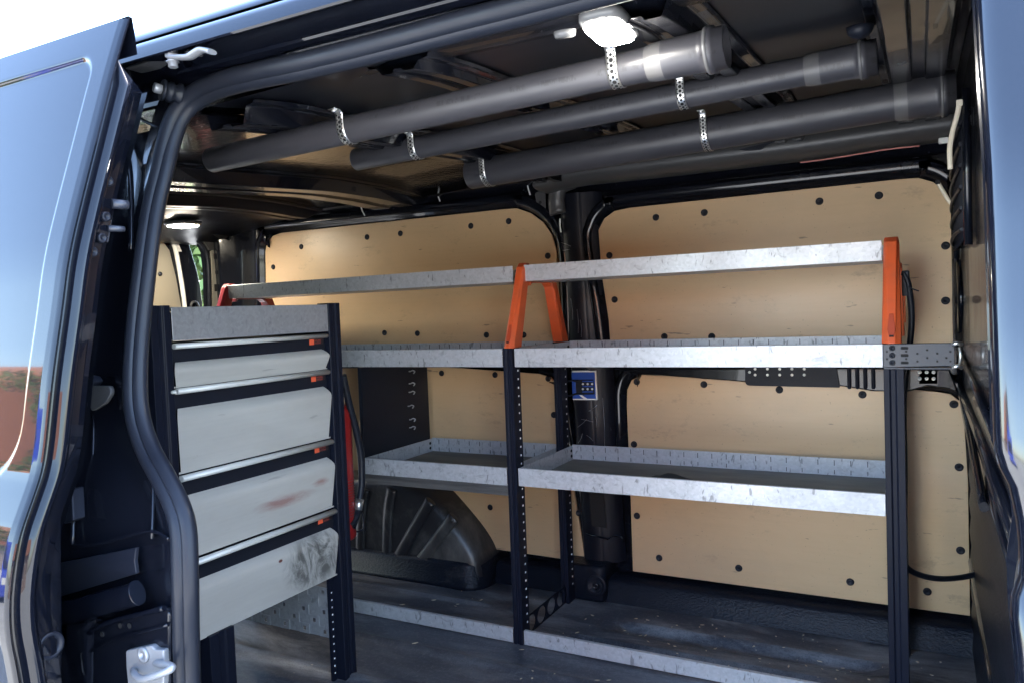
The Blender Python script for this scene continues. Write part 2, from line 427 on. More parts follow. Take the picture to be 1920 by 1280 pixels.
for name_i, (pts, plugs, bot) in enumerate([
    (up_front, [(1230, 408), (1321, 399), (1537, 378), (1648, 367), (1773, 461), (1773, 564), (1143, 479), (1152, 562), (1246, 631), (1334, 631)], None),
    (up_rear, [(565, 463), (512, 501), (688, 445), (751, 438), (883, 424), (954, 415), (1027, 480), (721, 624), (783, 625), (912, 628), (982, 628)], None),
    (lo_front, [(1194, 715), (1320, 720), (1461, 730), (1617, 739), (1788, 757), (1189, 832), (1799, 875), (1194, 966), (1236, 1045), (1385, 1064), (1594, 1090), (1739, 1108), (1801, 1031)], None),
    (lo_rear, [(828, 699), (928, 702), (1028, 709), (1039, 777), (919, 950), (1085, 961)], None)]):
    if name_i in (0, 1):
        keep = [p for p in pts if p[2] > .89]
        x0_, x1_ = min(p[0] for p in keep), max(p[0] for p in keep)
        pts = keep + [np.array([x1_, PY, .866]), np.array([x0_ if name_i == 1 else keep[0][0] + .004, PY, .866])]
    lp = MB().prism(pts, (0, .009, 0)).build('lining_panel', M['ply'][name_i], van, .0012, 1)
    proto = None
    for (x, y) in plugs:
        c = onY(x, y, PY) + np.array([rnd.uniform(-.001, .001), 0, 0])
        if proto is None:
            proto = MB().lathe((0, 0, 0), (0, -1, 0), [(0, .0115), (.002, .0112), (.0045, .0085), (.0052, .006), (.0035, .0045), (.0035, .0)], 16).build('plug', M['plastic'], None)
            proto.parent = lp; proto.location = c - parent_world(lp); me = proto.data
        else:
            q = proto.copy(); C.objects.link(q); q.parent = lp; q.location = c - parent_world(lp)
            q.rotation_euler = (0, rnd.uniform(0, 6), 0)
# pressed steel surrounds standing proud round the linings
def surround(pts, w_, rise, closed=False):
    P = catmull(pts, 5, closed)
    P = [np.array([p[0], 0, p[2]]) for p in P]
    cx = np.mean([p[0] for p in P]); cz = np.mean([p[2] for p in P])
    rings = []
    for i, p in enumerate(P):
        t = P[min(i + 1, len(P) - 1)] - P[max(i - 1, 0)]; t /= np.linalg.norm(t) + 1e-9
        nn = np.array([-t[2], 0, t[0]])
        if nn @ (p - np.array([cx, 0, cz])) < 0: nn = -nn
        ring = []
        for o_, h in ((.003, .002), (.008, .006), (.016, rise * .75), (.024, rise), (w_ * .7, rise), (w_ * .85, rise * .7), (w_, -.02)):
            q = p + nn * o_; ring.append((q[0], PY + .004 - h, q[2]))
        rings.append(ring)
    return MB().loft(rings, False, False, True)
def edge(pts, i0, i1): return pts[i0:i1]
surround([up_front[0] - np.array([-.0, 0, .0])] + up_front[1:], .060, .026).build('window_surround', M['inner'], van)
surround(up_rear, .060, .026).build('window_surround', M['inner'], van)
surround(lo_front[1:], .050, .020).build('window_surround', M['inner'], van)
surround(lo_rear[3:], .035, .012).build('window_surround', M['inner'], van)
# middle pillar between the linings
m_ = MB()
pl_sec = [(-1.115, 2.510), (-1.098, 2.476), (-1.09, 2.466), (-1.03, 2.462), (-1.022, 2.466), (-1.015, 2.472), (-.975, 2.476), (-.955, 2.510)]
m_.sheet([[(x + (1.0 - z) * .035, y, z) for x, y in pl_sec] for z in np.linspace(.12, 1.40, 24)], True)
M['pillar'] = paint('worn_black_pillar_paint', (.006, .007, .012), .38, .0, .5)
M['pillar'].node_tree.nodes['Principled BSDF'].inputs['Specular IOR Level'].default_value = .25
pil = m_.build('wall_pillar', M['pillar'], van)
m_ = MB()      # pressed pocket near its foot
a = [onY(x, y, 2.462) for x, y in ((1103, 915), (1133, 920), (1138, 990), (1108, 985))]
m_.prism(a, (0, .004, 0)).build('pocket', M['dark'], pil, .002)
MB().tube([onY(x, y, 2.460) for x, y in ((1100, 1000), (1140, 1010), (1150, 1003), (1165, 1005), (1170, 1015))], .003, 6).build('seam', M['inner'], pil)
# scratches and frayed ends on the pillar face
sc_ = MB()
for x0, y0, x1, y1 in ((1130, 745, 1134, 850), (1083, 800, 1100, 785), (1090, 785, 1112, 790), (1104, 770, 1120, 758), (1084, 830, 1092, 812), (1100, 815, 1112, 826), (1117, 780, 1118, 800), (1070, 560, 1074, 600), (1082, 580, 1084, 625), (1088, 600, 1090, 632), (1052, 455, 1070, 462), (1055, 470, 1068, 468)):
    sc_.tube([onY(x0, y0, 2.459), onY((x0 + x1) / 2 + 1.5, (y0 + y1) / 2, 2.458), onY(x1, y1, 2.459)], .0007, 4)
o = sc_.build('paint_scratch', M['silver'], pil); o['kind'] = 'stuff'
# belt rail under the middle shelf, with riveted plate
m_ = MB()
a = [onY(x, y, 2.478) for x, y in ((1150, 690), (1600, 688), (1780, 690), (1797, 735), (1780, 728), (1740, 722), (1700, 733), (1640, 732), (1575, 722), (1520, 724), (1225, 701), (1190, 700))]
m_.prism([q - np.array([0, .016, 0]) for q in a], (0, .03, 0))
br = m_.build('belt_rail', M['inner'], van, .004)
m_ = MB()
for k in range(4):
    x = 1594 + k * 15; p = onY(x, 709, 2.470)
    m_.box((p[0] - .007, 2.452, p[2] - .030), (p[0] + .004, 2.470, p[2] + .06))
m_.build('pressed_rib', M['powder'], br, .005); kids(br)[-1]['kind'] = 'stuff'
pl_ = MB().prism(rounded([onY(x, y, 2.455) for x, y in ((1397, 640), (1560, 640), (1575, 726), (1397, 722))], [0, 0, .004, .015]), (0, .004, 0)).build('rivet_plate', M['powder'], van, .001)
proto = None
for x, y in [(1405.5, 697)] + [(1416 + i * 23, yy) for i in range(5) for yy in (691, 702)]:
    c = onY(x, y, 2.4545) - parent_world(pl_)
    if proto is None:
        proto = MB().lathe((0, 0, 0), (0, -1, 0), [(0, .0045), (.0025, .0042), (.0032, .0026), (.0012, .0020), (.0012, 0)], 10).build('rivet', M['zinc'], None); q = proto
    else: q = proto.copy(); C.objects.link(q)
    q.parent = pl_; q.location = c
hm = MB()
for i in range(13):
    for j in range(3):
        x = 1406 + i * 12.2 + (j % 2) * 5; y = 697 + j * 7 + (i % 2) * 3
        if i < 9 and j == 0: continue
        p = onY(x, y, 2.4538); hm.lathe(p, (0, -1, 0), [(0, .0022), (.0006, .0022)], 8)
o = hm.build('drilled_hole', M['dark'], pl_); o['kind'] = 'stuff'
# ---- top of the far wall: grey trim cover over the front bay, roof rail over the rear bay
m_ = MB()
rings = []
tp = [(1016, 352, .010), (1022, 350, .020), (1036, 345, .033), (1060, 333, .040), (1100, 326, .040), (1250, 309, .040), (1500, 278, .040), (1690, 250, .040), (1792, 236, .040)]
for x, y, hh in tp:
    c = onY(x, y, 2.44)
    rings.append([(c[0], 2.44 + .075 * math.cos(t) , c[2] + (hh + .012) * math.sin(t) * (1.0 if math.sin(t) > 0 else .75)) for t in np.linspace(R(80), R(280), 14)])
m_.loft(rings, False, False, True)
m_.build('trim_cover', M['trim'], van)
m_ = MB()     # rounded tail of the trim cover running down beside the pillar
pth = catmull([onY(x, y, 2.455) for x, y in ((1075, 338), (1050, 350), (1043, 375), (1046, 402))], 6)
m_.tube(pth, [.026] * 8 + [.024] * 6 + [.020] * 4 + [.008], 14, up=(0, 1, 0), ry=.03)
m_.build('trim_cover', M['trim'], van)
p = onY(1013, 377, 2.47)
tab = MB().prism(rounded([p + np.array(q) for q in ((-.022, 0, .03), (.02, 0, .04), (.02, 0, -.04), (-.01, 0, -.03))], .012), (0, .006, 0)).build('trim_tab', M['trim'], van, .001)
MB().lathe(p + np.array([0, -.001, -.006]), (0, -1, 0), [(0, .006), (.0015, .006)], 10).build('hole', M['dark'], tab)
# roof rail (inside edge of the roof), runs the whole length
m_ = MB()
rail = [(2.40, 1.470), (2.425, 1.462), (2.445, 1.450), (2.470, 1.438), (2.490, 1.425), (2.515, 1.412), (2.535, 1.400), (2.545, 1.380)]
m_.sheet([[(x, y, z) for y, z in rail] for x in np.linspace(-2.75, .1, 20)])
m_.build('roof_rail', M['inner'], van)
# bow end brackets and folded tabs on the rail
for px in (590, 745):
    c = onY(px, 393 if px == 590 else 372, 2.47)
    bm_ = MB()
    bm_.prism(rounded([c + np.array(q) for q in ((-.085, 0, -.02), (-.085, 0, .035), (-.06, 0, .045), (-.045, 0, .0), (.02, 0, .0), (.05, 0, .055), (.085, 0, .06), (.085, 0, -.025))], .006), (0, .012, 0))
    bb = bm_.build('bow_bracket', M['zinc' if 0 else 'inner'], van, .003)
    for dx in (-.03, .0, .03):
        MB().lathe(c + np.array([dx, -.006, .008]), (0, -1, 0), [(0, .006), (.006, .006), (.008, .003)], 8).build('bolt', M['inner'], bb)
for x0, y0, x1, y1 in ((818, 352, 825, 378), (988, 338, 994, 366), (676, 385, 684, 405), (1050, 410, 1052, 436)):
    MB().tube(catmull([onY(x0, y0, 2.462), onY((x0 + x1) / 2 - 1, (y0 + y1) / 2, 2.46), onY(x1, y1, 2.462)], 4), .0028, 6).build('tab_highlight', M['white'], van)  # thin highlights on the folded tabs, painted as white tubes

# ---- roof: skin, bows, near header, outer cantrail
m_ = MB()
def roof_z(y): return float(np.interp(y, [.98, 1.10, 1.5, 1.95, 2.2, 2.5], [1.405, 1.424, 1.452, 1.486, 1.490, 1.478]))
TILT = .030
def roof_t(x, y): return roof_z(y) + TILT * (max(x, -1.6) + .6)
ysr = np.linspace(.98, 2.56, 40)
m_.sheet([[(x, y, roof_t(x, y)) for y in ysr] for x in np.linspace(-1.12, .12, 20)])
m_.build('roof_skin', M['roof'], van)
m_ = MB().sheet([[(x, y, roof_t(x, y)) for y in ysr] for x in np.linspace(-2.30, -1.12, 24)])
m_.build('roof_skin', M['roof_b'], van)
MB().sheet([[(x, y, roof_t(x, y)) for y in ysr] for x in np.linspace(-2.85, -2.30, 8)]).build('roof_skin', M['pillar'], van)
def bow(xc, wd, dp, y0=1.0, y1=2.46, zoff=0):
    m_ = MB(); rings = []
    for y in np.linspace(y0, y1, 22):
        e = min(1, (y1 - y) / .10 + .25)
        zt = roof_t(xc, y); sec = [(-wd / 2 - .02, 0), (-wd / 2 - .016, -.006), (-wd / 2, -.008), (-wd / 2 + .010, -dp * e), (-wd * .12, -dp * e), (-wd * .09, -dp * e + .006), (wd * .09, -dp * e + .006), (wd * .12, -dp * e), (wd / 2 - .010, -dp * e), (wd / 2, -.008), (wd / 2 + .016, -.006), (wd / 2 + .02, 0)]
        rings.append([(xc + a, y, zt + b - .001 + zoff) for a, b in sec])
    m_.loft(rings, False, False, False)
    return m_.build('roof_bow', M['pillar' if xc < -2 else 'inner'], van, .002)
for xc, wd, dp in ((-1.10, .10, .040), (-1.765, .19, .045), (-2.25, .12, .045), (-.33, .09, .035), (-.0, .12, .035), (-.72, .08, .02)):
    bow(xc, wd, dp)
# near header: from the seal up to the roof, inside
m_ = MB()
hd = [(.895, 1.372), (.915, 1.386), (.945, 1.397), (1.00, 1.404), (1.05, 1.409), (1.078, 1.416), (1.088, 1.45)]
m_.sheet([[(x, y, z) for y, z in hd] for x in np.linspace(-2.8, .10, 24)])
m_.build('door_header', M['inner'], van)
# outer cantrail profile measured at one station, run along X
def rz(ypix, Y):
    d = ray(400, ypix); return 1.005 + Y * d[2] / d[1]
can = [(.895, rz(140, .895) - .02), (.893, rz(136, .893)), (.870, rz(122, .870)), (.868, rz(117, .868)), (.862, rz(114, .862)), (.830, rz(90, .830)), (.802, rz(77, .802)), (.797, rz(75, .797)), (.795, rz(70, .795)), (.800, rz(50, .800)), (.806, rz(41, .806)), (.822, rz(40, .822)), (.824, rz(36, .824)), (.812, rz(35, .812)), (.812, rz(33, .812)), (.840, rz(20, .84)), (.885, rz(12, .885)), (.95, rz(9.5, .95)), (1.05, rz(8.6, 1.05)), (1.25, rz(8.6, 1.05) + .03), (1.7, rz(8.6, 1.05) + .05), (2.3, 1.62), (2.56, 1.56), (2.62, 1.45), (2.70, 1.0), (2.74, .6), (2.74, -.35)]
m_ = MB()
m_.sheet([[(x, y, z) for y, z in can] for x in np.linspace(-2.9, 1.9, 46)])
ct = m_.build('roof_panel', M['paint'], van)
s_ = ct.modifiers.new('edge', 'EDGE_SPLIT'); s_.split_angle = R(50)

# ---- opening seal
seal_px = [(1700, -178), (1400, -100), (1200, -47), (1075, -14), (958, 17), (860, 42), (760, 69), (656, 96), (560, 119), (488, 134), (432, 147), (392, 161), (364, 177), (342, 197), (324, 226), (309, 270), (298, 315), (282, 380), (270, 450), (260, 530), (252, 600), (246, 680), (246, 750), (254, 800), (272, 850), (299, 900), (323, 950), (335, 1000), (338, 1100), (340, 1200), (343, 1300), (347, 1420)]
sp = [onYf(x, y, seal_f) for x, y in seal_px]
sp = catmull(sp, 6)
sl_ = MB().tube(sp, [.0118 + .0035 * min(1, max(0, (p[2] - 1.25) / .08)) for p in sp], 14, up=(0, 1, 0)).build('door_seal', M['rubber'], van)
# inner lip of the seal (towards the opening)
lip = []
for i, p in enumerate(sp):
    t = sp[min(i + 1, len(sp) - 1)] - sp[max(i - 1, 0)]; t = t / np.linalg.norm(t)
    n_ = np.cross(t, np.array([0, 1., 0])); n_ /= np.linalg.norm(n_)
    if n_ @ (np.array([-.4, p[1], .9]) - p) < 0: n_ = -n_
    lip.append((p, n_))
m_ = MB()
rings = []
for p, n_ in lip:
    y_ = np.array([0, 1., 0])
    rings.append([p + n_ * a + y_ * b for a, b in ((.007, -.002), (.0115, -.0055), (.014, -.005), (.019, -.002), (.023, .004), (.0235, .010), (.014, .02), (.008, .02), (.005, .008))])
m_.loft(rings, True, True, True).build('seal_lip', M['rubber'], sl_)

# ---- rear jamb pillar (between the slid-back door and the seal)
zs_ = np.linspace(-.30, 1.335, 70)
seal_arr = [(p[2], p[0]) for p in sp if p[0] < -.80]
def seal_x(z):
    zz = sorted(seal_arr); return float(np.interp(z, [a for a, b in zz], [b for a, b in zz]))
JY = lambda z: seal_f(z) + .004
m_ = MB(); rows = []
for z in zs_:
    xe = seal_x(z)
    b = JY(z)
    row = [(-2.8, body_f(z) + .0, z), (xe - .45, body_f(z) + .01, z), (xe - .33, b + .006, z), (xe - .20, b + .006, z), (xe - .17, b + .006, z), (xe - .10, b + .012, z), (xe - .06, b + .010, z), (xe - .045, b + .004, z), (xe - .012, b, z), (xe + .004, b + .004, z), (xe + .008, b + .02, z), (xe - .06, b + .05, z), (xe - .16, b + .10, z), (xe - .3, b + .16, z), (-2.8, b + .20, z)]
    rows.append(row)
m_.sheet(rows)
jb = m_.build('rear_jamb', M['inner'], van)
s_ = jb.modifiers.new('edge', 'EDGE_SPLIT'); s_.split_angle = R(40)
def onJ(x, y, off=0.0): return onYf(x, y, seal_f, off)
m_ = MB(); rows = []
for p, n_ in lip:
    if p[2] > 1.27 and p[0] < -.35:
        y_ = np.array([0, 1., 0]); rows.append([p + y_ * .009, p - n_ * .04 + y_ * .009, p - n_ * .065 + y_ * .012])
m_.sheet(rows).build('opening_flange', M['inner'], van)
# folded ridges, seam and brackets on the jamb
def ridge(pts, r_, off=.004, name='seam', mt='inner'):
    return MB().tube(catmull([onJ(x, y, off) for x, y in pts], 5), r_, 8).build(name, M[mt], jb)
ridge([(137, 1021), (165, 1022), (200, 1015), (240, 1004), (272, 996), (295, 997), (318, 1010)], .0028, .002, 'seam', 'inner')
ridge([(262, 650), (256, 730), (286, 850), (285, 1010)], .003, .004)
ridge([(150, 800), (140, 900), (136, 1020)], .004, .0)
ridge([(176, 770), (173, 900), (170, 1025)], .0035, .018)
ridge([(246, 470), (244, 330), (230, 240), (250, 190)], .005, .002)
# triangular pressed dimple
t3 = [onJ(x, y, .002) for x, y in ((166, 722), (214, 722), (217, 735), (205, 755), (180, 770))]
MB().prism(rounded(t3, .006), (0, -.008, 0)).build('dimple', M['trim'], jb, .003, 3)
MB().prism(rounded([onJ(x, y, -.012) for x, y in ((140, 702), (166, 706), (172, 716), (168, 722), (140, 745))], .003), (0, .02, 0)).build('bracket', M['plastic'], jb, .002)
MB().prism([onJ(x, y, -.02) for x, y in ((122, 918), (134, 916), (137, 975), (120, 982))], (0, .02, 0)).build('bracket', M['plastic'], jb, .002)
# lower box: recess plate, roller track, folded plate with the striker
MB().prism([onJ(x, y, -.004) for x, y in ((110, 1055), (255, 1026), (252, 1050), (255, 1075), (115, 1117))], (0, .006, 0)).build('recess_plate', M['plastic'], jb, .001)
trk = []
for x, y in ((105, 1150), (150, 1141), (200, 1127), (240, 1117), (258, 1110)):
    trk.append(onJ(x, y, -.012))
MB().tube(catmull(trk, 4), .018, 12, up=(0, 0, 1), ry=.012).build('roller_track', M['paint'], jb)
pp = [onJ(x, y, -.006) for x, y in ((166, 1188), (190, 1172), (225, 1160), (308, 1139), (318, 1150), (318, 1300), (166, 1300))]
sp_ = MB().prism(pp, (0, .02, 0)).build('striker_plate', M['inner'], jb, .004, 3)
MB().tube(catmull([onJ(x, y, -.010) for x, y in ((168, 1186), (190, 1171), (215, 1162), (260, 1151), (308, 1139))], 5), .004, 8).build('flange', M['paint'], sp_)
MB().tube(catmull([onJ(x, y, -.009) for x, y in ((170, 1220), (200, 1204), (240, 1190), (316, 1170))], 5), .0025, 8).build('seam', M['inner'], sp_)
for x, y in ((192, 1188), (226, 1172), (243, 1172)):
    MB().lathe(onJ(x, y, -.0065), (0, -1, 0), [(0, .004), (.001, .004)], 8).build('hole', M['dark'], sp_)
MB().prism([onJ(x, y, -.014) for x, y in ((116, 1165), (166, 1160), (166, 1300), (116, 1300))], (0, .03, 0)).build('corner_gusset', M['inner'], jb, .012, 3)
# striker with its U-shaped loop
sk = MB().prism(rounded([onJ(x, y, -.016) for x, y in ((235, 1219), (282, 1209), (290, 1217), (306, 1218), (308, 1245), (306, 1285), (290, 1300), (240, 1290), (236, 1250))], .004), (0, .010, 0)).build('striker', M['silver'], van, .0025, 3)
lp_ = catmull([onJ(x, y, o_) for x, y, o_ in ((250, 1256, -.014), (252, 1263, -.030), (265, 1272, -.038), (290, 1266, -.040), (318, 1255, -.036), (321, 1248, -.030), (300, 1244, -.022), (293, 1242, -.014))], 6)
MB().tube(lp_, .0052, 10).build('striker_loop', M['silver'], sk)
c = onJ(270, 1226, -.0165)
MB().lathe(c, (0, -1, 0), [(0, .0115), (.003, .0112), (.004, .009), (.004, .0045), (.001, .004), (.001, 0)], 18).build('screw', M['silver'], sk)
# upper corner: rubber bump stop with hex bolt, hinge arm
dv = np.array([.34, .92, -.16]); dv /= np.linalg.norm(dv)
b0 = onJ(288, 164, -.050)
bs = MB().lathe(b0 + dv * .012, dv, [(0, .0165), (.003, .0175), (.005, .0165), (.006, .012), (.012, .017), (.016, .017), (.020, .0125), (.026, .019), (.030, .019), (.034, .014), (.040, .021), (.046, .021), (.050, .016), (.056, .017)], 22).build('bump_stop', M['rubber'], van)
MB().lathe(b0, dv, [(0, .0075), (.002, .0085), (.013, .0085)], 6).build('hex_bolt', M['silver'], bs)
MB().tube(catmull([onJ(x, y, -.002) for x, y in ((262, 160), (256, 205), (262, 222), (300, 241))], 5), .003, 8).build('flange', M['inner'], jb)
can_y = .812
ha = [onY(x, y, can_y) for x, y in ((222, 96), (250, 90), (300, 80), (330, 77), (345, 80), (352, 90), (352, 99), (335, 96), (310, 97), (292, 108), (270, 122), (246, 128), (234, 130), (232, 118))]
har = MB().prism(ha, (0, .03, 0)).build('hinge_arm', M['trim'], van, .003, 2)
lk = catmull([onY(x, y, can_y - .006) for x, y in ((320, 108), (338, 108), (355, 107), (368, 99), (380, 94), (398, 98))], 5)
MB().tube(lk, .009, 8, up=(0, 1, 0), ry=.0040).build('link', M['silver'], har)
MB().lathe(onY(322, 101, can_y - .004), (.1, 0, -1), [(0, .010), (.006, .010), (.007, .007), (.012, .007), (.012, .010), (.0135, .010), (.0135, .007), (.021, .007)], 6).build('bolt', M['silver'], har)

# ---- sliding door, slid back along the outside
sdoor = bpy.data.objects.new('sliding_door', None); C.objects.link(sdoor); sdoor.parent = van; sdoor.location = (0, -1.0, 0)
XE = -1.0
def onD(x, y, off=0): return onYf(x, y, door_f, off)
m_ = MB()
zd = np.concatenate([np.linspace(-.45, .5, 16), np.linspace(.52, 1.446, 260)])
xd = np.concatenate([[XE, XE - .003, XE - .008], np.linspace(XE - .014, XE - .45, 150), np.linspace(XE - .5, XE - 1.35, 18)])
rc = onD(182, 110); x_r = XE - .050; z_t = rc[2] + .008; z_b = .79
def sdf(x, z):           # signed distance to the pressed blind-window field
    cx, cz = (x_r - 1.1 + x_r) / 2, (z_t + z_b) / 2; hx, hz = .55, (z_t - z_b) / 2; rr = .035 if z > cz else .10
    dx, dz = abs(x - cx) - hx + rr, abs(z - cz) - hz + rr
    return math.hypot(max(dx, 0), max(dz, 0)) + min(max(dx, dz), 0) - rr
def door_y(x, z):
    d = sdf(x, z); t = min(1, max(0, (.003 - d) / .009)); t = t * t * (3 - 2 * t)
    e = 0 if x < XE - .008 else (.0015 if x < XE - .002 else .004)
    return door_f(z) + .006 * t + e
m_.sheet([[(x, door_y(x, z), z) for z in zd] for x in xd])
sk_ = m_.build('door_skin', M['paint'], sdoor)
m_ = MB(); rows = []
for z in zd:      # hemmed leading edge, returning to the inner frame
    y = door_f(z); q = min(1, max(.16, (1.392 - z) / .045))
    rows.append([(XE, y + .004, z), (XE - .002, y + .008, z), (XE - .012, y + .009, z), (XE - .014, y + .009 + .005 * q, z), (XE - .014 + .008 * q, y + .009 + .009 * q, z), (XE - .014 + .016 * q, y + .009 + .015 * q, z), (XE - .014 + .018 * q, y + .009 + .021 * q, z), (XE - .014 + .015 * q, y + .009 + .027 * q, z), (XE - .016 + .008 * q, y + .009 + .031 * q, z), (XE - .017 + .005 * q, y + .009 + .037 * q, z), (XE - .020 + .008 * q, y + .009 + .053 * q, z), (XE - .03, y + .009 + .059 * q, z), (XE - .09, y + .009 + .061 * q, z)])
m_.sheet(rows).build('door_edge', M['paint'], sdoor)
zt = 1.446
m_ = MB().sheet([[(x, door_f(zt) + a, zt + b) for a, b in ((.0, 0), (.003, .002), (.009, .001), (.012, -.02), (.014, -.05))] for x in np.linspace(XE, XE - 1.35, 10)])
m_.build('door_top', M['paint'], sdoor)
m_ = MB().sheet([[(x, door_f(z) + .085, z) for z in zd if z < 1.36] for x in (XE - .035, XE - 1.35)])
m_.build('inner_frame', M['inner'], sdoor)
m_ = MB().sheet([[(XE - .035, door_f(z) + .060, z), (XE - .034, door_f(z) + .070, z)] for z in zd if z < 1.30])
m_.build('inner_flange', M['inner'], sdoor)
# lower inner face of the door and its round grommet
fl = [onX(x, y, XE - .016) for x, y in ((122, 740), (120, 800), (116, 880), (114, 950), (114, 1050), (115, 1150), (115, 1280), (117, 1400))]
fz = sorted((p[2], p[1]) for p in fl)
fly = lambda z: max(door_f(z) + .05, float(np.interp(z, [a for a, b in fz], [b for a, b in fz])))
m_ = MB().sheet([[(XE - .013, door_f(z) + .046, z), (XE - .016, fly(z), z), (XE - .026, fly(z) + .005, z), (XE - .2, fly(z) + .008, z)] for z in np.linspace(-.4, .90, 50)])
m_.build('lower_flange', M['inner'], sdoor)
c = onX(93, 1209, XE - .0155)
gr = MB().lathe(c, (1, 0, 0), [(0, .018), (.004, .0175), (.005, .015), (.002, .011), (-.004, .009)], 24, caps=False).build('grommet', M['plastic'], sdoor)
MB().lathe(c + np.array([-.004, 0, 0]), (1, 0, 0), [(0, .011), (.001, .011)], 20).build('plug', M['trim'], gr)
# latch on the door's leading edge
lt = MB().prism(rounded([onX(x, y, XE - .014) for x, y in ((184, 335), (197, 325), (209, 330), (211, 360), (213, 400), (204, 455), (186, 458), (176, 450))], .003), (-.004, 0, 0)).build('door_latch', M['slate'], sdoor, .001)
for x, y in ((201, 341), (172, 473), (196, 407), (189, 447)):
    MB().lathe(onX(x, y, XE - .013), (1, 0, 0), [(0, .0075), (.005, .007), (.006, .004), (.003, .003), (.003, 0)], 12).build('bolt', M['plastic'], lt)
for x, y, w_ in ((214, 383, .007), (207, 429, .0045)):
    p = onX(x, y, XE - .012)
    MB().tube([p + np.array([0, -.004, 0]), p + np.array([.004, .012, 0]), p + np.array([.006, .018, .000])], [w_, w_, w_ * .8], 8).build('prong', M['slate'], lt)
MB().prism(rounded([onX(x, y, XE - .014) for x, y in ((166, 462), (184, 458), (188, 486), (180, 494), (162, 492))], .003), (-.004, 0, 0)).build('latch_foot', M['slate'], lt, .001)
p = onX(219, 213, XE - .016)
MB().lathe(p, (1, 0, 0), [(0, .009), (.003, .009), (.006, .007), (.006, .003), (.002, .003)], 12).build('buffer', M['plastic'], sdoor)

# ---- front door pillar
m_ = MB(); rows = []
xe_t = lerp_table([(-.3, .055), (.60, .055), (.78, .053), (.80, .060), (.838, .058), (.875, .047), (.95, .0465), (1.1, .0465), (1.2, .044), (1.33, .042), (1.5, .04)])
def bx(z):
    zs2 = [-.3, .70, .775, .79, .80, .83, .86, .88, .95, 1.1, 1.2, 1.33, 1.5]; xs2 = [.058, .058, .0535, .055, .0605, .0605, .056, .047, .0465, .0465, .044, .042, .040]
    return float(np.interp(z, zs2, xs2))
for z in np.linspace(-.4, 1.46, 150):
    y = body_f(z); x = bx(z)
    rows.append([(x + 1.9, y - .0, z), (x + 1.2, y - .008, z), (x + .25, y - .012, z), (x + .08, y - .012, z), (x + .03, y - .011, z), (x + .014, y - .009, z), (x + .006, y - .005, z), (x + .001, y, z), (x - .001, y + .006, z), (x + .001, y + .014, z)])
M['paint2'] = paint('polished_black_pillar_paint', (.004, .005, .009), .10, .5)
m_.sheet(rows).build('front_pillar', M['paint2'], van)
m_ = MB(); rows = []
for z in np.linspace(-.4, 1.40, 60):
    y = body_f(z); x = bx(z)
    rows.append([(x + .001, y + .012, z), (x + .004, y + .03, z), (x + .012, y + .045, z), (x + .014, y + .075, z), (x + .002, y + .080, z), (x + .004, y + .10, z), (x + .022, y + .12, z), (x + .040, y + .22, z), (.10, y + .32, z)])
m_.sheet(rows).build('front_jamb', M['inner'], van)

# ---- bulkhead behind the cab
BX = .095
BXf = lambda z: float(np.interp(z, [-.1, .66, .76, 1.6], [.116, .114, BX, BX]))
m_ = MB().sheet([[(BXf(z), y, z) for z in np.linspace(-.05, 1.52, 34)] for y in np.linspace(.80, 2.56, 12)])
bh = m_.build('bulkhead', M['inner'], van)
for (z0, z1, y0, y1, t) in ((.735, .700, 2.50, 1.10, .012), (.690, .655, 2.42, 1.10, .010), (.650, .62, 2.3, 1.10, .012), (.26, .25, 2.45, 1.0, .010), (.84, .80, 2.47, 1.25, .008)):
    MB().tube([(BXf(z0) - .006, y0, z0), (BXf((z0 + z1) / 2) - .006, (y0 + y1) / 2, (z0 + z1) / 2), (BXf(z1) - .006, y1, z1)], t, 8, up=(0, 0, 1), ry=t * .8).build('pressed_rib', M['inner'], bh)
MB().tube(catmull([onX(x, y, BX - .004) for x, y in ((1796, 470), (1802, 560), (1799, 640), (1803, 735), (1822, 830), (1845, 950))], 5), .010, 8, up=(0, 1, 0), ry=.008).build('edge_flange', M['inner'], bh)
MB().sheet([[(BXf(z) - .004 - .004 * (k % 2), y, z) for k, z in enumerate(np.linspace(-.02, .70, 19))] for y in np.linspace(.98, 2.47, 6)]).build('lower_panel', M['liner'], bh)
# mesh guard over the bulkhead window
ga, gb = 2.46, 1.82
for k in range(12):
    y = ga + (gb - ga) * k / 11
    MB().tube([(BX - .014, y, 1.40), (BX - .018, y, 1.30), (BX - .018, y, 1.18), (BX - .014, y, 1.12)], .0032, 6).build('guard_rod', M['plastic'], bh)
for k in range(7):
    z = 1.13 + k * .043
    MB().tube(catmull([(BX - .008, ga + .02, z), (BX - .024, ga - .10, z + .006), (BX - .026, (ga + gb) / 2, z + .012), (BX - .022, gb, z + .004)], 5), .004, 6).build('guard_rod', M['plastic'], bh)
MB().tube([(BX - .012, gb - .02, 1.10), (BX - .012, gb - .02, 1.41)], .008, 8).build('guard_frame', M['inner'], bh)
MB().tube([(BX - .012, ga + .02, 1.10), (BX - .012, ga + .02, 1.41)], .008, 8).build('guard_frame', M['inner'], bh)
p = onY(1769, 264, 2.40)
MB().box(p - np.array([.012, .005, .008]), p + np.array([.012, .008, .008])).build('fitting', M['clear'], van, .003)

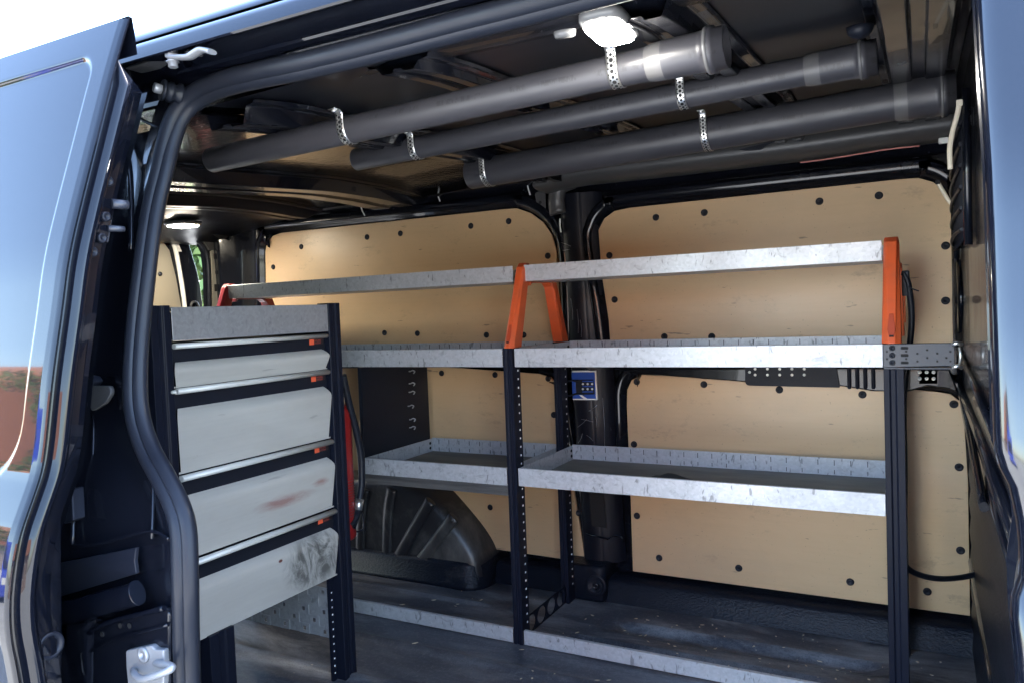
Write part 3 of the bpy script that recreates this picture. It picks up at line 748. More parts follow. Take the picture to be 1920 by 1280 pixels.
# ---- rear end: D-pillar, header, jamb with slots, rear doors
RX = -2.80
m_ = MB(); rows = []
for z in np.linspace(-.05, 1.46, 20):
    lean = max(0, z - .9) * .10
    rows.append([(-2.56, 2.512, z), (-2.585, 2.49 , z), (-2.60, 2.485, z), (-2.66, 2.49, z), (-2.72, 2.475 , z), (-2.765, 2.455 - lean * .4, z), (-2.79, 2.44 - lean * .4, z), (-2.81, 2.47, z), (-2.81, 2.58, z)])
m_.sheet(rows).build('rear_pillar', M['inner'], van)
jm = MB().prism(rounded([onX(x, y, RX + .01) for x, y in ((396, 470), (413, 468), (418, 490), (414, 560), (420, 600), (420, 700), (396, 700), (398, 560))], .006), (-.02, 0, 0)).build('rear_jamb_plate', M['clear'], van, .002)
jm.data.materials[0] = mat('bare_jamb_metal', (.42, .40, .34), .3, .6)
for x, y, a, b in ((402, 481, .004, .013), (409, 480, .006, .014), (406, 511, .008, .008), (406, 540, .012, .016)):
    p = onX(x, y, RX + .0115)
    MB().prism(rounded([p + np.array([0, sx * a, sz * b]) for sx, sz in ((-1, -1), (1, -1), (1, 1), (-1, 1))], .003), (.002, 0, 0)).build('slot', M['dark'], jm)
MB().prism([onX(x, y, RX + .012) for x, y in ((380, 452), (400, 447), (412, 455), (413, 468), (392, 470))], (-.02, 0, 0)).build('rear_hinge_cover', M['trim'], van, .003)
m_ = MB().sheet([[(RX + a, y, b) for a, b in ((.50, 1.475), (.42, 1.43), (.25, 1.405), (.12, 1.395), (.05, 1.375), (.0, 1.352), (-.03, 1.345), (-.05, 1.38))] for y in np.linspace(.9, 2.58, 14)])
m_.build('rear_header', M['pillar'], van)
MB().prism([onX(x, y, RX + .002) for x, y in ((300, 395), (400, 395), (400, 600), (388, 600), (386, 511), (382, 474), (374, 458), (362, 447), (345, 440), (300, 436))], (-.02, 0, 0)).build('rear_frame', M['pillar'], van)
MB().tube(catmull([onX(x, y, RX + .008) for x, y in ((300, 436), (340, 438), (362, 446), (377, 458), (387, 476), (391, 511), (393, 600))], 5), .009, 10, up=(1, 0, 0)).build('rear_seal', M['rubber'], van)
# hole in the rear header corner
p = onX(413, 438, -2.74)
MB().prism(rounded([onX(x, y, -2.72) for x, y in ((391, 435), (400, 430), (425, 431), (433, 437), (428, 446), (418, 449), (404, 444))], .01), (-.004, 0, 0)).build('header_opening', M['dark'], van)
# offside rear door, standing ajar
DX = -2.86
rd = MB().prism([onX(x, y, DX) for x, y in ((250, 420), (320, 430), (346, 430), (352, 445), (362, 481), (370, 507), (375, 530), (380, 565), (383, 600), (388, 1000), (250, 1000))], (-.05, 0, 0)).build('rear_door', M['inner'], van, .006, 3)
lp = MB().prism([onX(x, y, DX + .008) for x, y in ((250, 440), (305, 452), (318, 470), (330, 520), (341, 580), (345, 700), (345, 1000), (250, 1000))], (-.007, 0, 0)).build('door_lining', M['ply'][4], rd, .001, 1)
MB().tube(catmull([onX(x, y, DX + .006) for x, y in ((312, 440), (326, 460), (335, 500), (346, 575), (350, 650))], 5), .010, 8).build('door_flange', M['clear'], rd)
kids(rd)[-1].data.materials[0] = jm.data.materials[0]
MB().lathe(onX(300, 514, DX + .009), (1, 0, 0), [(0, .010), (.004, .009), (.004, 0)], 12).build('plug', M['plastic'], rd)
MB().tube([onX(365, 575, DX + .012) + np.array([0, .02 * math.cos(t), .022 * math.sin(t)]) for t in np.linspace(0, 2 * math.pi, 18, endpoint=False)], .005, 6, closed=True).build('latch_ring', M['trim'], rd)
p = onX(330, 466, DX + .01)
MB().prism([onX(x, y, DX + .004) for x, y in ((328, 455), (334, 455), (341, 472), (330, 472))], (-.002, 0, 0)).build('reflective_patch', M['white'], rd)
# nearside rear door closing the rest of the opening
MB().box((DX - .05, .75, -.05), (DX, 2.262 - .35, 1.36)).build('rear_door', M['inner'], van, .006, 2)
MB().box((DX - .02, .7, -.3), (-2.80, .95, 1.46)).build('rear_corner', M['inner'], van)
# near wall inner skin behind the cabinet, and front part beyond the opening
MB().box((-2.85, .98, -.02), (-1.42, 1.0, 1.45)).build('inner_side_skin', M['inner'], van)

# ---- wheel arch cover
wa = bpy.data.objects.new('wheel_arch_cover', None); C.objects.link(wa); wa.parent = van; wa.location = (-.7, .7, 0)
m_ = MB(); rings = []
arch = [(-2.33, .05), (-2.31, .18), (-2.25, .29), (-2.14, .35), (-1.95, .372), (-1.78, .368), (-1.70, .352), (-1.62, .315), (-1.53, .235), (-1.465, .165), (-1.43, .105), (-1.42, .04)]
arch = catmull([(x, 0, z) for x, z in arch], 4)
cxa = -1.87
for y, sh, dz in ((2.52, 1.0, 1.02), (2.44, .995, 1.02), (2.40, .985, 1.0), (2.376, .972, .985), (2.360, .95, .955), (2.351, .91, .91), (2.348, .80, .80), (2.347, .4, .4), (2.347, .02, .05)):
    rings.append([(cxa + (p[0] - cxa) * sh, y, max(.03, p[2] * dz)) for p in arch])
m_.loft(rings, False, False, True).build('arch_shell', M['arch'], wa)
m_ = MB()
base_o = rounded([(-2.5, 2.330), (-1.435, 2.330), (-1.405, 2.54), (-2.5, 2.54)], [0, .08, 0, 0], 8)
rings = []
for z, ins in ((.0, -.012), (.012, -.002), (.080, .003), (.092, .010), (.096, .024)):
    rings.append([(p[0] - (ins if p[0] > -2 else 0), p[1] + (ins if p[1] < 2.5 else 0), z) for p in base_o])
m_.loft(rings, True, True, True).build('arch_skirt', M['liner'], wa)
for pts in ([(684, 915), (678, 960), (676, 1042)], [(735, 915), (728, 960), (726, 1042)], [(808, 938), (780, 985), (745, 1048)], [(852, 968), (820, 1010), (788, 1052)]):
    pth = [onY(x, y, 2.349) for x, y in pts]
    m_ = MB().tube(catmull(pth, 5), .011, 10, up=(0, 1, 0), ry=.024)
    m_.build('arch_rib', M['arch'], wa)

# ================================================================== shelving rack on the far side
rack = thing('shelving_rack', (-1.1, 2.2, 0), 'black post shelving rack with galvanised trays along the plywood-lined wall', 'shelving')
FY, BY = 2.0, 2.405
def post(x0, x1, y0, y1, z0, z1, holes, name='post'):
    m_ = MB(); wd = x1 - x0
    sec = [(x0, y0), (x0 + wd * .30, y0), (x0 + wd * .34, y0 + .004), (x0 + wd * .58, y0 + .004), (x0 + wd * .62, y0), (x1, y0), (x1, y1), (x0, y1)]
    m_.prism([(a, b, z0) for a, b in sec], (0, 0, z1 - z0))
    po = m_.build(name, M['powder'], rack, .0012, 1)
    h = MB()
    for yy, st in holes:
        z = z0 + .06
        while z < z1 - .03:
            h.box((x1 - .0003, yy - .0030, z - .0026), (x1 + .0006, yy + .0030, z + .0026)); z += st
    if holes:
        o = h.build('hole_row', M['hole'], po); o['kind'] = 'stuff'
    return po
post(-1.103, -1.072, FY, FY + .050, 0, .894, [(FY + .034, .0255)])
post(-1.103, -1.075, BY - .055, BY - .005, 0, .892, [(BY - .02, .0255)])
post(-.083, -.040, FY - .001, FY + .045, 0, .836, [])
MB().box((-.078, FY + .045, 0), (-.046, FY + .062, .836)).build('post_web', M['powder'], rack, .002)
post(-.083, -.045, BY - .05, BY, 0, .836, [])
post(-2.24, -2.205, FY, FY + .05, 0, .894, [])
post(-2.24, -2.205, BY - .05, BY, 0, .894, [])
def tray(x0, x1, z0, z1, matted, name='shelf_tray', yb=BY, y0=FY, slots=True, back=True):
    m_ = MB(); t = .0016
    m_.box((x0, y0, z0), (x1, y0 + t, z1)); m_.box((x0, y0 + t, z1 - t), (x1, y0 + .010, z1))
    m_.box((x0, y0 + t, z0), (x1, yb - t, z0 + t))
    if back: m_.box((x0, yb - t, z0), (x1, yb, z1 + .002))
    for xa in (x0, x1 - t): m_.box((xa, y0 + .0105, z0 + t), (xa + t, yb - t, z1 - .0005))
    tr = m_.build(name, M['galv'], rack, .0006, 1)
    if slots and back:
        s2 = MB(); x = x0 + .03; k = 0
        while x < x1 - .02:
            s2.box((x, yb - t - .0008, z1 - .020), (x + .0018, yb - t, z1 - .004))
            s2.box((x, yb - t - .0008, z0 + .008), (x + .0018, yb - t, z0 + .020)); x += .0445
        o = s2.build('slot_row', M['dark'], tr); o['kind'] = 'stuff'
        s2 = MB()
        for zz in (z0 + .018, z0 + .036): s2.lathe((x0 + t, yb - .018, zz), (1, 0, 0), [(0, .0055), (.002, .005), (.002, 0)], 10)
        o = s2.build('hole_row', M['dark'], tr); o['kind'] = 'stuff'
    if matted:
        MB().box((x0 + .004, y0 + .012, z0 + .002), (x1 - .004, yb - .004, z0 + .005)).build('shelf_mat', M['mat'], tr)
    return tr
tray(-1.064, -.084, .838, .892, True)
tray(-2.203, -1.105, .838, .892, True)
tray(-1.066, -.084, .484, .537, True)
tray(-1.645, -1.105, .482, .535, True)
MB().box((-1.645, FY + .004, .450), (-1.106, FY + .022, .4815)).build('under_rail', M['wood'], rack, .002)
MB().box((-1.645, FY + .001, .462), (-1.106, FY + .004, .472)).build('under_rail', M['wood'], rack, .001)
MB().box((-1.068, FY, .004), (-.084, FY + .0016, .046)).add([], []).build('kick_strip', M['galv'], rack, .0006, 1)
MB().box((-2.203, FY, .004), (-1.105, FY + .0016, .046)).build('kick_strip', M['galv'], rack, .0006, 1)
MB().box((-1.068, FY + .0018, .0445), (-.084, FY + .012, .046)).build('strip_lip', M['galv'], rack)
MB().box((-2.203, FY + .0018, .0445), (-1.105, FY + .012, .046)).build('strip_lip', M['galv'], rack)
# short tube under the lower tray
MB().cyl((-1.095, 2.30, .44), (-1.095, 2.30, .482), .012, 14).build('stub_tube', M['galv_dull'], rack)
# top shelf
UY0, UY1 = 2.10, 2.31
for x0, x1 in ((-1.083, -.086), (-2.355, -1.112)):
    m_ = MB(); t = .0018
    m_.box((x0, UY0, 1.091), (x1, UY0 + t, 1.141)); m_.box((x0, UY0 + t, 1.091), (x1, UY1 - t, 1.091 + t)); m_.box((x0, UY1 - t, 1.091), (x1, UY1, 1.141))
    m_.build('top_shelf', M['galv'], rack, .0008, 1)
# A-shaped end brackets
def a_bracket(xc, wd, mt):
    br = bpy.data.objects.new('end_bracket', None); C.objects.link(br); br.parent = rack; br.location = (0, 0, 0)
    br.location = (xc - rack.location[0], 0, .89)
    zb, zt, h = .893, 1.148, wd / 2
    m_ = MB()
    def leg(sec_b, sec_t, zlo, zhi): m_.loft([[(xc + a, b, zlo) for a, b in sec_b], [(xc + a, b, zhi) for a, b in sec_t]], True, True, False)
    # front leg: faceted front with a raised spine
    sb = [(-h, 2.004), (-h * .35, 1.992), (h * .35, 1.992), (h, 2.004), (h, 2.052), (-h, 2.052)]
    stp = [(-h * .82, 2.104), (-h * .55, 2.092), (h * .55, 2.092), (h * .82, 2.104), (h * .82, 2.135), (-h * .82, 2.135)]
    leg(sb, stp, zb, zt - .012)
    leg(stp, [(a * .85, 2.112 if b < 2.11 else b) for a, b in stp], zt - .012, zt)
    m_.build('front_leg', mt, br, .002, 2)
    m_ = MB()
    sb = [(-h, 2.352), (h, 2.352), (h, 2.40), (-h, 2.40)]; stp = [(-h * .9, 2.288), (h * .9, 2.288), (h * .9, 2.325), (-h * .9, 2.325)]
    m_.loft([[(xc + a, b, zb) for a, b in sb], [(xc + a, b, 1.090) for a, b in stp]], True, True, False)
    m_.build('rear_leg', mt, br, .002, 2)
    m_ = MB()
    m_.prism([(xc - h * .8, y, z) for y, z in ((2.136, 1.078), (2.15, 1.088), (2.27, 1.088), (2.287, 1.075), (2.287, 1.0902), (2.136, 1.0902))], (wd * .8, 0, 0))
    m_.build('cross_piece', mt, br, .001, 1)
    m_ = MB()     # rib inside the rear leg
    m_.prism([(xc + h + .0005, y, z) for y, z in ((2.345, .93), (2.352, .93), (2.30, 1.07), (2.292, 1.07))], (.003, 0, 0))
    m_.build('rib', mt, br)
    m_ = MB()     # pocket with its slot
    def fy(z): return 1.992 + (z - zb) / (zt - .012 - zb) * .10
    m_.prism([(xc + a, fy(z) - .0012, z) for a, z in ((-h * .22, .962), (h * .22, .962), (h * .42, .925), (h * .25, .908), (-h * .25, .908), (-h * .42, .925))], (0, .003, 0))
    m_.build('pocket', M['pocket'], br, .0008, 1)
    MB().box((xc - h * .22, fy(.910) - .003, .9085), (xc + h * .22, fy(.910) - .001, .913)).build('slot', M['dark'], br)
    return br
M['pocket'] = mat('orange_pocket_shade', (.36, .045, .012), .5)  # darker orange: the pocket's recess shade is put into the colour
a_bracket(-.0650, .042, M['orange'])
a_bracket(-1.0835, .036, M['orange'])
b3 = a_bracket(-2.365, .04, M['red'])
# pierced foot plate between the middle posts
m_ = MB()
y0, y1, z0, z1 = FY + .052, BY - .056, .004, .062
cir = []
for k in range(4): cir.append((y0 + (y1 - y0) * (k + .5) / 4, (z0 + z1) / 2))
cw = (y1 - y0) / 4
for (cy_, cz_) in cir:
    n = 24; inner = [(cy_ + cw * .43 * math.cos(2 * math.pi * k / n), cz_ + .0255 * math.sin(2 * math.pi * k / n)) for k in range(n)]
    outer = []
    for k in range(n):
        c_, s_2 = math.cos(2 * math.pi * k / n), math.sin(2 * math.pi * k / n); q = max(abs(c_), abs(s_2))
        outer.append((cy_ + cw / 2 * c_ / q, cz_ + (z1 - z0) / 2 * s_2 / q))
    for xx in (-1.090, -1.087):
        m_.loft([[(xx, a, b) for a, b in outer], [(xx, a, b) for a, b in inner]], True, False, False)
    m_.loft([[(-1.090, a, b) for a, b in inner], [(-1.087, a, b) for a, b in inner]], True, False, True)
m_.build('pierced_plate', M['powder'], rack)
# bracket tying the rack to the bulkhead
y_b = FY - .004
mp = MB().prism([(-.083, y_b, .838), (.062, y_b, .842), (.062, y_b, .893), (-.083, y_b, .892)], (0, .003, 0)).build('mounting_plate', M['slate'], rack, .0008, 1)
MB().box((-.083, y_b - .001, .834), (.062, y_b + .018, .838)).build('plate_flange', M['slate'], mp, .0008, 1)
for k, zz in enumerate((.883, .866, .849)):
    MB().lathe((-.064, y_b, zz), (0, -1, 0), [(0, .0065), (.004, .006), (.005, .004), (.003, .003), (.003, 0)], 12).build('bolt', M['plastic'], mp)
    s2 = MB().prism(rounded([(-.046 + a, y_b - .0008, zz + b) for a, b in ((0, -.0032), (.016, -.0032), (.016, .0032), (0, .0032))], .0025), (0, .001, 0)).build('slot', M['dark'], mp)
h = MB()
for x, z in ((-.012, .852), (-.012, .870), (.008, .860), (.008, .878), (.028, .852), (.028, .870), (.046, .860), (.054, .852), (.054, .874), (-.075, .875), (-.075, .858), (-.035, .875), (-.035, .858)):
    h.lathe((x, y_b - .0006, z), (0, -1, 0), [(0, .0024), (.0007, .0024)], 8)
o = h.build('hole_row', M['dark'], mp); o['kind'] = 'stuff'
for zz in (.838, .889):
    MB().tube(catmull([(.058, y_b - .004, zz), (.066, y_b - .008, zz + .004), (.074, y_b, zz + .002), (.075, y_b + .012, zz)], 4), .005, 8).build('bolt', M['zinc'], mp)
MB().tube([(.072, y_b - .003, .846), (.074, y_b - .003, .865), (.072, y_b - .003, .884)], .0035, 8).build('clip', M['zinc'], mp)

# end board closing the lower rear bay
eb = thing('end_board', (-1.66, 2.2, .5), 'black end board with metal spring clips beside the lower rear tray', 'board')
MB().box((-1.665, 2.012, .50), (-1.650, 2.40, .836)).build('board', M['plastic'], eb, .002)
for x, y in ((770, 697), (770, 720), (770, 736), (768, 762), (771, 787), (771, 802)):
    p = onX(x, y, -1.648)
    MB().tube(catmull([p + np.array(q) for q in ((.001, -.012, .004), (.004, -.004, .004), (.004, .006, .006), (.010, .012, .002), (.004, .012, -.006))], 4), .0022, 6).build('spring_clip', M['galv_dull'], eb)

# ================================================================== drawer cabinet
cab = thing('drawer_cabinet', (-1.6, 1.36, 0), 'black framed drawer cabinet with four silver drawer fronts', 'cabinet')
CX = -1.42
CY0, CY1 = 1.113, 1.604
def czr(y): return onX(620, y, CX)[2]
def cpost(y0, y1, z0=-.0, z1=1.043, holes=False):
    m_ = MB(); wd = y1 - y0
    sec = [(y0, CX), (y0 + wd * .36, CX), (y0 + wd * .40, CX - .004), (y0 + wd * .62, CX - .004), (y0 + wd * .66, CX), (y1, CX), (y1, CX - .04), (y0, CX - .04)]
    m_.prism([(b, a, z0) for a, b in sec], (0, 0, z1 - z0)); return m_.build('post', M['powder'], cab, .0012, 1)
cpost(CY1 + .003, CY1 + .050)
cpost(CY0 - .052, CY0 - .003)
MB().box((CX - .04, CY1 - .012, 0), (CX - .03, CY1 + .002, .42)).build('post_flange', M['powder'], cab)
h = MB(); z = .02
while z < .26:
    h.box((CX - .0297, CY1 - .008, z), (CX - .029, CY1 - .004, z + .004)); z += .0205
o = h.build('hole_row', M['hole'], cab); o['kind'] = 'stuff'
cpost(1.165, 1.235, 0, .30)
# carcass: side sheets, back, top panel
MB().box((CX - .42, CY0 - .050, .30), (CX - .042, CY0 - .047, 1.035)).build('side_sheet', M['powder'], cab)
MB().box((CX - .42, CY1 + .040, .30), (CX - .042, CY1 + .043, 1.035)).build('side_sheet', M['powder'], cab)
MB().box((CX - .42, CY0 - .045, .29), (CX - .417, CY1 + .038, 1.035)).build('back_sheet', M['powder'], cab)
MB().box((CX - .41, CY0 - .04, .291), (CX - .05, CY1 + .03, .294)).build('base_sheet', M['powder'], cab)
MB().box((CX - .41, CY0 - .04, .30), (CX - .045, CY1 + .03, .96)).build('drawer_void', M['plastic'], cab)
m_ = MB().box((CX - .002, CY0, czr(621)), (CX, CY1, czr(571))).box((CX - .40, CY0, czr(571) - .002), (CX - .002, CY1, czr(571)))
m_.build('top_panel', M['galv_dull'], cab, .001, 1)
MB().box((CX - .30, CY0 - .05, czr(571) + .000), (CX - .27, CY1 + .05, czr(571) + .006)).build('top_rail', M['powder'], cab)
spec = [(625.5, 632.5, 651, 691), (692.5, 700, 718, 821.5), (824, 832.5, 852, 954), (957.5, 966, 987, 1086)]
for k, (b0_, b1_, f0, f1) in enumerate(spec):
    zb0, zb1, z0, z1 = czr(b1_), czr(b0_), czr(f1), czr(f0)
    dr = bpy.data.objects.new('drawer', None); C.objects.link(dr); dr.parent = cab
    dr.location = np.array([CX, (CY0 + CY1) / 2, (z0 + z1) / 2]) - parent_world(cab)
    MB().box((CX - .020, CY0, z1 - .012), (CX - .016, CY1, zb0 + .002)).build('drawer_recess', M['plastic'], dr)
    # silver grip rail, half round
    rr = (zb1 - zb0) / 2 * 1.2
    m_ = MB().loft([[(CX - .004 + rr * 1.2 * math.cos(t), y, (zb0 + zb1) / 2 + rr * math.sin(t)) for t in np.linspace(0, 2 * math.pi, 12, endpoint=False)] for y in (CY0 + .004, CY1 - .004)], True, True, True)
    m_.build('grip_rail', M['clear'], dr); kids(dr)[-1].data.materials[0] = M['rail']
    # pressed front: flat face, rolled top edge, cut upper corners
    rad = .036 if z1 - z0 > .06 else .024
    rows = []
    prof = [(CX - .010, z0)] + [(CX - .010 * q, z1 - rad - (z1 - z0 - rad) * q) for q in (.7, .4, .15, 0.02)] + [(CX - rad * .55 * (1 - math.cos(t)) - .012 * max(0, (t - .25)), z1 - rad + rad * math.sin(t)) for t in np.linspace(R(8), R(76), 9)] + [(CX - .036, z1)]
    for j, (x, z) in enumerate(prof):
        ins = max(0, (CX - x)) * .9
        rows.append([(x, y, z) for y in np.linspace(CY0 + ins, CY1 - ins, 4)])
    m_ = MB().sheet(rows)
    m_.box((CX - .014, CY0, z0 - .0005), (CX - .0105, CY1, z0 + .003))
    m_.build('drawer_front', drawer('brushed_drawer_front_%s' % 'abcd'[k], k + 1), dr)
    # shaped black cheeks beside the front
    MB().prism([(CX - .019, CY1 - .001, z0), (CX - .011, CY1 - .001, z0), (CX - .002, CY1 - .001, z1 - rad), (CX - .018, CY1 - .001, z1), (CX - .008, CY1 - .001, zb0), (CX - .019, CY1 - .001, zb0)], (0, .003, 0)).build('cheek', M['powder'], dr)
    MB().prism([(CX - .019, CY0 - .002, z0), (CX - .011, CY0 - .002, z0), (CX - .002, CY0 - .002, z1 - rad), (CX - .018, CY0 - .002, z1), (CX - .008, CY0 - .002, zb0), (CX - .019, CY0 - .002, zb0)], (0, .003, 0)).build('cheek', M['powder'], dr)
    # sticker: orange block and dark field with two lines of print
    st = MB().box((CX - .0155, CY1 - .060, zb0 - .0165), (CX - .0152, CY1 - .006, zb0 - .002)).build('sticker', M['label'], dr)
    # stands just ahead of the recess
    MB().box((CX - .0151, CY1 - .060, zb0 - .0165), (CX - .0146, CY1 - .042, zb0 - .002)).build('orange_block', M['sticker'], st)
    for txt, zz, sz in (('WORK', -.0082, .0075), ('SYSTEM', -.0150, .0065)):
        cu = bpy.data.curves.new('print', 'FONT'); cu.body = txt; cu.size = sz; cu.extrude = .0001
        to = bpy.data.objects.new('print', cu); C.objects.link(to); to.parent = st
        to.rotation_euler = (R(90), 0, R(90)); to.location = np.array([CX - .0148, CY1 - .039, zb0 + zz]) - parent_world(st)
        cu.materials.append(M['ink']); me = bpy.data.meshes.new_from_object(to); t2 = bpy.data.objects.new('print', me); C.objects.link(t2)
        t2.parent = st; t2.location = to.location; t2.rotation_euler = to.rotation_euler; bpy.data.objects.remove(to)
MB().tube([(CX - .002, CY0 - .010, czr(696)), (CX + .006, CY0 - .004, czr(696))], .004, 8).build('rail_end', M['white'], cab)
# pierced plate low on the aisle side
m_ = MB(); YP = 1.60
nx, nz = 9, 5; x0, x1, z0, z1 = -1.80, -1.462, .118, .258
for i in range(nx):
    for j in range(nz):
        a0, a1 = x0 + (x1 - x0) * i / nx, x0 + (x1 - x0) * (i + 1) / nx; c0_, c1_ = z0 + (z1 - z0) * j / nz, z0 + (z1 - z0) * (j + 1) / nz
        ax_, cz2 = (a0 + a1) / 2, (c0_ + c1_) / 2; hs = .0058
        o_ = [(a0, c0_), (a1, c0_), (a1, c1_), (a0, c1_)]; q_ = [(ax_ - hs, cz2 - hs), (ax_ + hs, cz2 - hs), (ax_ + hs, cz2 + hs), (ax_ - hs, cz2 + hs)]
        if (i + j) % 2 == 0: m_.loft([[(a, YP, b) for a, b in o_], [(a, YP, b) for a, b in q_]], True, False, False)
        else: m_.add([(a, YP, b) for a, b in o_], [(0, 1, 2, 3)])
o = m_.build('pierced_plate', M['galv_dull'], cab); s_ = o.modifiers.new('thick', 'SOLIDIFY'); s_.thickness = .002

# ================================================================== fire extinguisher on the cabinet's aisle side
ec = onX(655, 860, -1.52); ex, ey = -1.52, ec[1] - .042
fe = thing('fire_extinguisher', (ex, ey, .42), 'red fire extinguisher with black hose hung on the cabinet side', 'fire extinguisher')
zt_ = onX(660, 742, -1.52)[2]; zb_ = onX(665, 985, -1.52)[2]
rE = .048
MB().lathe((ex, ey - .016, zb_ - .02), (0, 0, 1), [(0, rE * .9), (.008, rE), (zt_ - zb_ - .02, rE), (zt_ - zb_, rE * .8), (zt_ - zb_ + .014, rE * .4)], 28).build('cylinder', M['red'], fe)
for k in range(14):
    zz = onX(660, 890 + k * 5, -1.52)[2]
    if k == 0: band = MB()
    band.tube([(ex + (rE + .0006) * math.cos(t), ey - .016 + (rE + .0006) * math.sin(t), zz) for t in np.linspace(R(-20), R(95), 12)], .0007, 4)
o = band.build('print_lines', M['collar'], fe); o['kind'] = 'stuff'
hp = [onX(x, y, ex + .045) for x, y in ((643, 702), (655, 758), (668, 806), (677, 856), (678, 905), (673, 945), (667, 970), (658, 985))]
MB().tube(catmull(hp, 6), .0105, 12).build('hose', M['rubber'], fe)
MB().tube([onX(675, 935, ex + .045), onX(671, 955, ex + .045)], .0125, 14).build('ferrule', M['zinc'], fe)
MB().tube([onX(670, 957, ex + .045), onX(662, 990, ex + .045)], [.011, .008], 12).build('nozzle', M['plastic'], fe)
MB().cyl((ex + .01, ey + .00, onX(652, 716, ex)[2]), (ex + .01, ey + .026, onX(652, 716, ex)[2]), .012, 14).build('valve', M['zinc'], fe)
MB().cyl((ex, ey - .016, zt_ + .01), (ex, ey - .016, zt_ + .05), .014, 14).build('neck', M['zinc'], fe)
MB().tube(catmull([onX(x, y, ex + .02) for x, y in ((665, 950), (679, 962), (682, 985), (676, 994), (655, 996))], 5), .0028, 6).build('wire_bracket', M['plastic'], fe)

# ================================================================== pipes under the roof
def pipe(pl_px, pr_px, Y, dia, label, collar_px, bell):
    a = onY(*pl_px, Y); b = onY(*pr_px, Y); r_ = dia / 2
    ax_ = b - a; L_ = np.linalg.norm(ax_); ax_ /= L_
    t = thing('drain_pipe', (a + b) / 2, label, 'pipe', 'grey drain pipes slung under the roof')
    nb = [(0, r_ - .003), (.0, r_ - .0008), (.0015, r_), (L_ * .25, r_), (L_ * .5, r_), (L_ * .75, r_), (L_ - .115, r_)]
    m_ = MB().lathe(a, ax_, nb, 40, caps=False)
    n2 = [(.02, r_ - .003), (L_ - .1, r_ - .003)]
    m_.lathe(a, ax_, [(0, r_ - .003), (.25, r_ - .003), (.26, 0)], 40, caps=False)
    m_.build('pipe', M['pvc'], t)
    MB().lathe(a, ax_, [(L_ - .118, r_ + .0005), (L_ - .112, r_ + .002), (L_ - .092, r_ + .0035)], 40, caps=False).build('pale_collar', M['collar'], t)
    MB().lathe(a, ax_, [(L_ - .092, r_ + .0035), (L_ - .04, r_ + .004), (L_ - .030, r_ + .0045), (L_ - .029, r_ + .0075), (L_ - .016, r_ + .0085), (L_ - .015, r_ + .005), (L_, r_ + .005), (L_, r_ + .002), (L_ - .06, r_ + .001)], 40, caps=False).build('socket', M['pvc'], t)
    MB().lathe(a, ax_, [(L_ - .029, r_ + .0077), (L_ - .027, r_ + .0088), (L_ - .024, r_ + .0090), (L_ - .0235, r_ + .0075)], 40, caps=False).build('socket_ring', M['collar'], t)
    return t, a, b, r_
p1 = pipe((397, 301), (1363, 88), 1.15, .051, 'grey drain pipe nearest the door opening, right under the roof lamp', None, 1)
p2 = pipe((668, 300), (1645, 107), 1.50, .052, 'grey drain pipe slung between the other two pipes', None, 1)
p3 = pipe((882, 328), (1792, 172), 1.93, .082, 'thickest grey drain pipe, closest to the plywood wall, white cable tie at its socket', None, 1)

def strap(pp_, px, label, top_px):
    t_, a, b, r_ = pp_
    ax_ = (b - a) / np.linalg.norm(b - a)
    # station along the pipe whose centre projects at px
    best = min(np.linspace(0, 1, 800), key=lambda s_: abs(proj_x(a + (b - a) * s_) - px))
    c = a + (b - a) * best
    so_ = thing('perforated_strap', c, label, 'strap', 'perforated metal straps holding the pipes')
    wd, th = .017, .0012
    u = np.cross(ax_, np.array([0, 0, 1.])); u /= np.linalg.norm(u)      # across the pipe, away from the door or towards it
    if u[1] > 0: u = -u                                               # u points to the door side
    v = np.cross(u, ax_); v = v if v[2] > 0 else -v
    zr = r_ + .004
    path = []
    path.append(u * (r_ + .022) + v * (zr)); path.append(u * (r_ + .008) + v * (zr)); path.append(u * (r_ + .002) + v * (zr - .005))
    nn = max(2, int((zr - .0) / .01))
    for k in range(1, nn): path.append(u * (r_ + .0012) + v * (zr - .005) * (1 - k / nn))
    for th_ in np.linspace(0, math.pi, 26): path.append((u * math.cos(th_) - v * math.sin(th_)) * (r_ + .0012))
    for k in range(1, nn + 1): path.append(-u * (r_ + .0012) + v * zr * k / nn)
    P = [c + q for q in path]
    m_ = MB().sheet([[p + ax_ * wd * s_ for s_ in (-.5, -.25, 0, .25, .5)] for p in P])
    o = m_.build('band', M['zinc'], so_); s2 = o.modifiers.new('thick', 'SOLIDIFY'); s2.thickness = .0011; s2.offset = 0
    # punched holes: big in a row, small ones to the sides
    dist = [0]
    for i in range(1, len(P)): dist.append(dist[-1] + np.linalg.norm(P[i] - P[i - 1]))
    h = MB(); d_ = .012; k = 0
    while d_ < dist[-1]:
        i = max(j for j in range(len(dist)) if dist[j] <= d_); i = min(i, len(P) - 2)
        f_ = (d_ - dist[i]) / (dist[i + 1] - dist[i] + 1e-9); q = P[i] * (1 - f_) + P[i + 1] * f_
        tt = P[i + 1] - P[i]; tt /= np.linalg.norm(tt); nrm = np.cross(tt, ax_)
        if nrm @ (q - c) < 0: nrm = -nrm
        big = (k % 2 == 0)
        if big: h.lathe(q + nrm * .0004, nrm, [(0, .0026 if k % 4 == 0 else .0033), (.0006, .0026 if k % 4 == 0 else .0033)], 10)
        else:
            for s_ in (-.0052, .0052): h.lathe(q + ax_ * s_ + nrm * .0004, nrm, [(0, .0016), (.0006, .0016)], 8)
        d_ += .0042; k += 1
    o = h.build('hole_row', M['dark'], so_); o['kind'] = 'stuff'
    MB().lathe(c + path[0] - u * .008 + v * -.001, -v, [(0, .006), (.003, .006), (.0045, .003), (.0045, 0)], 8).build('screw', M['zinc'], so_)
    return so_
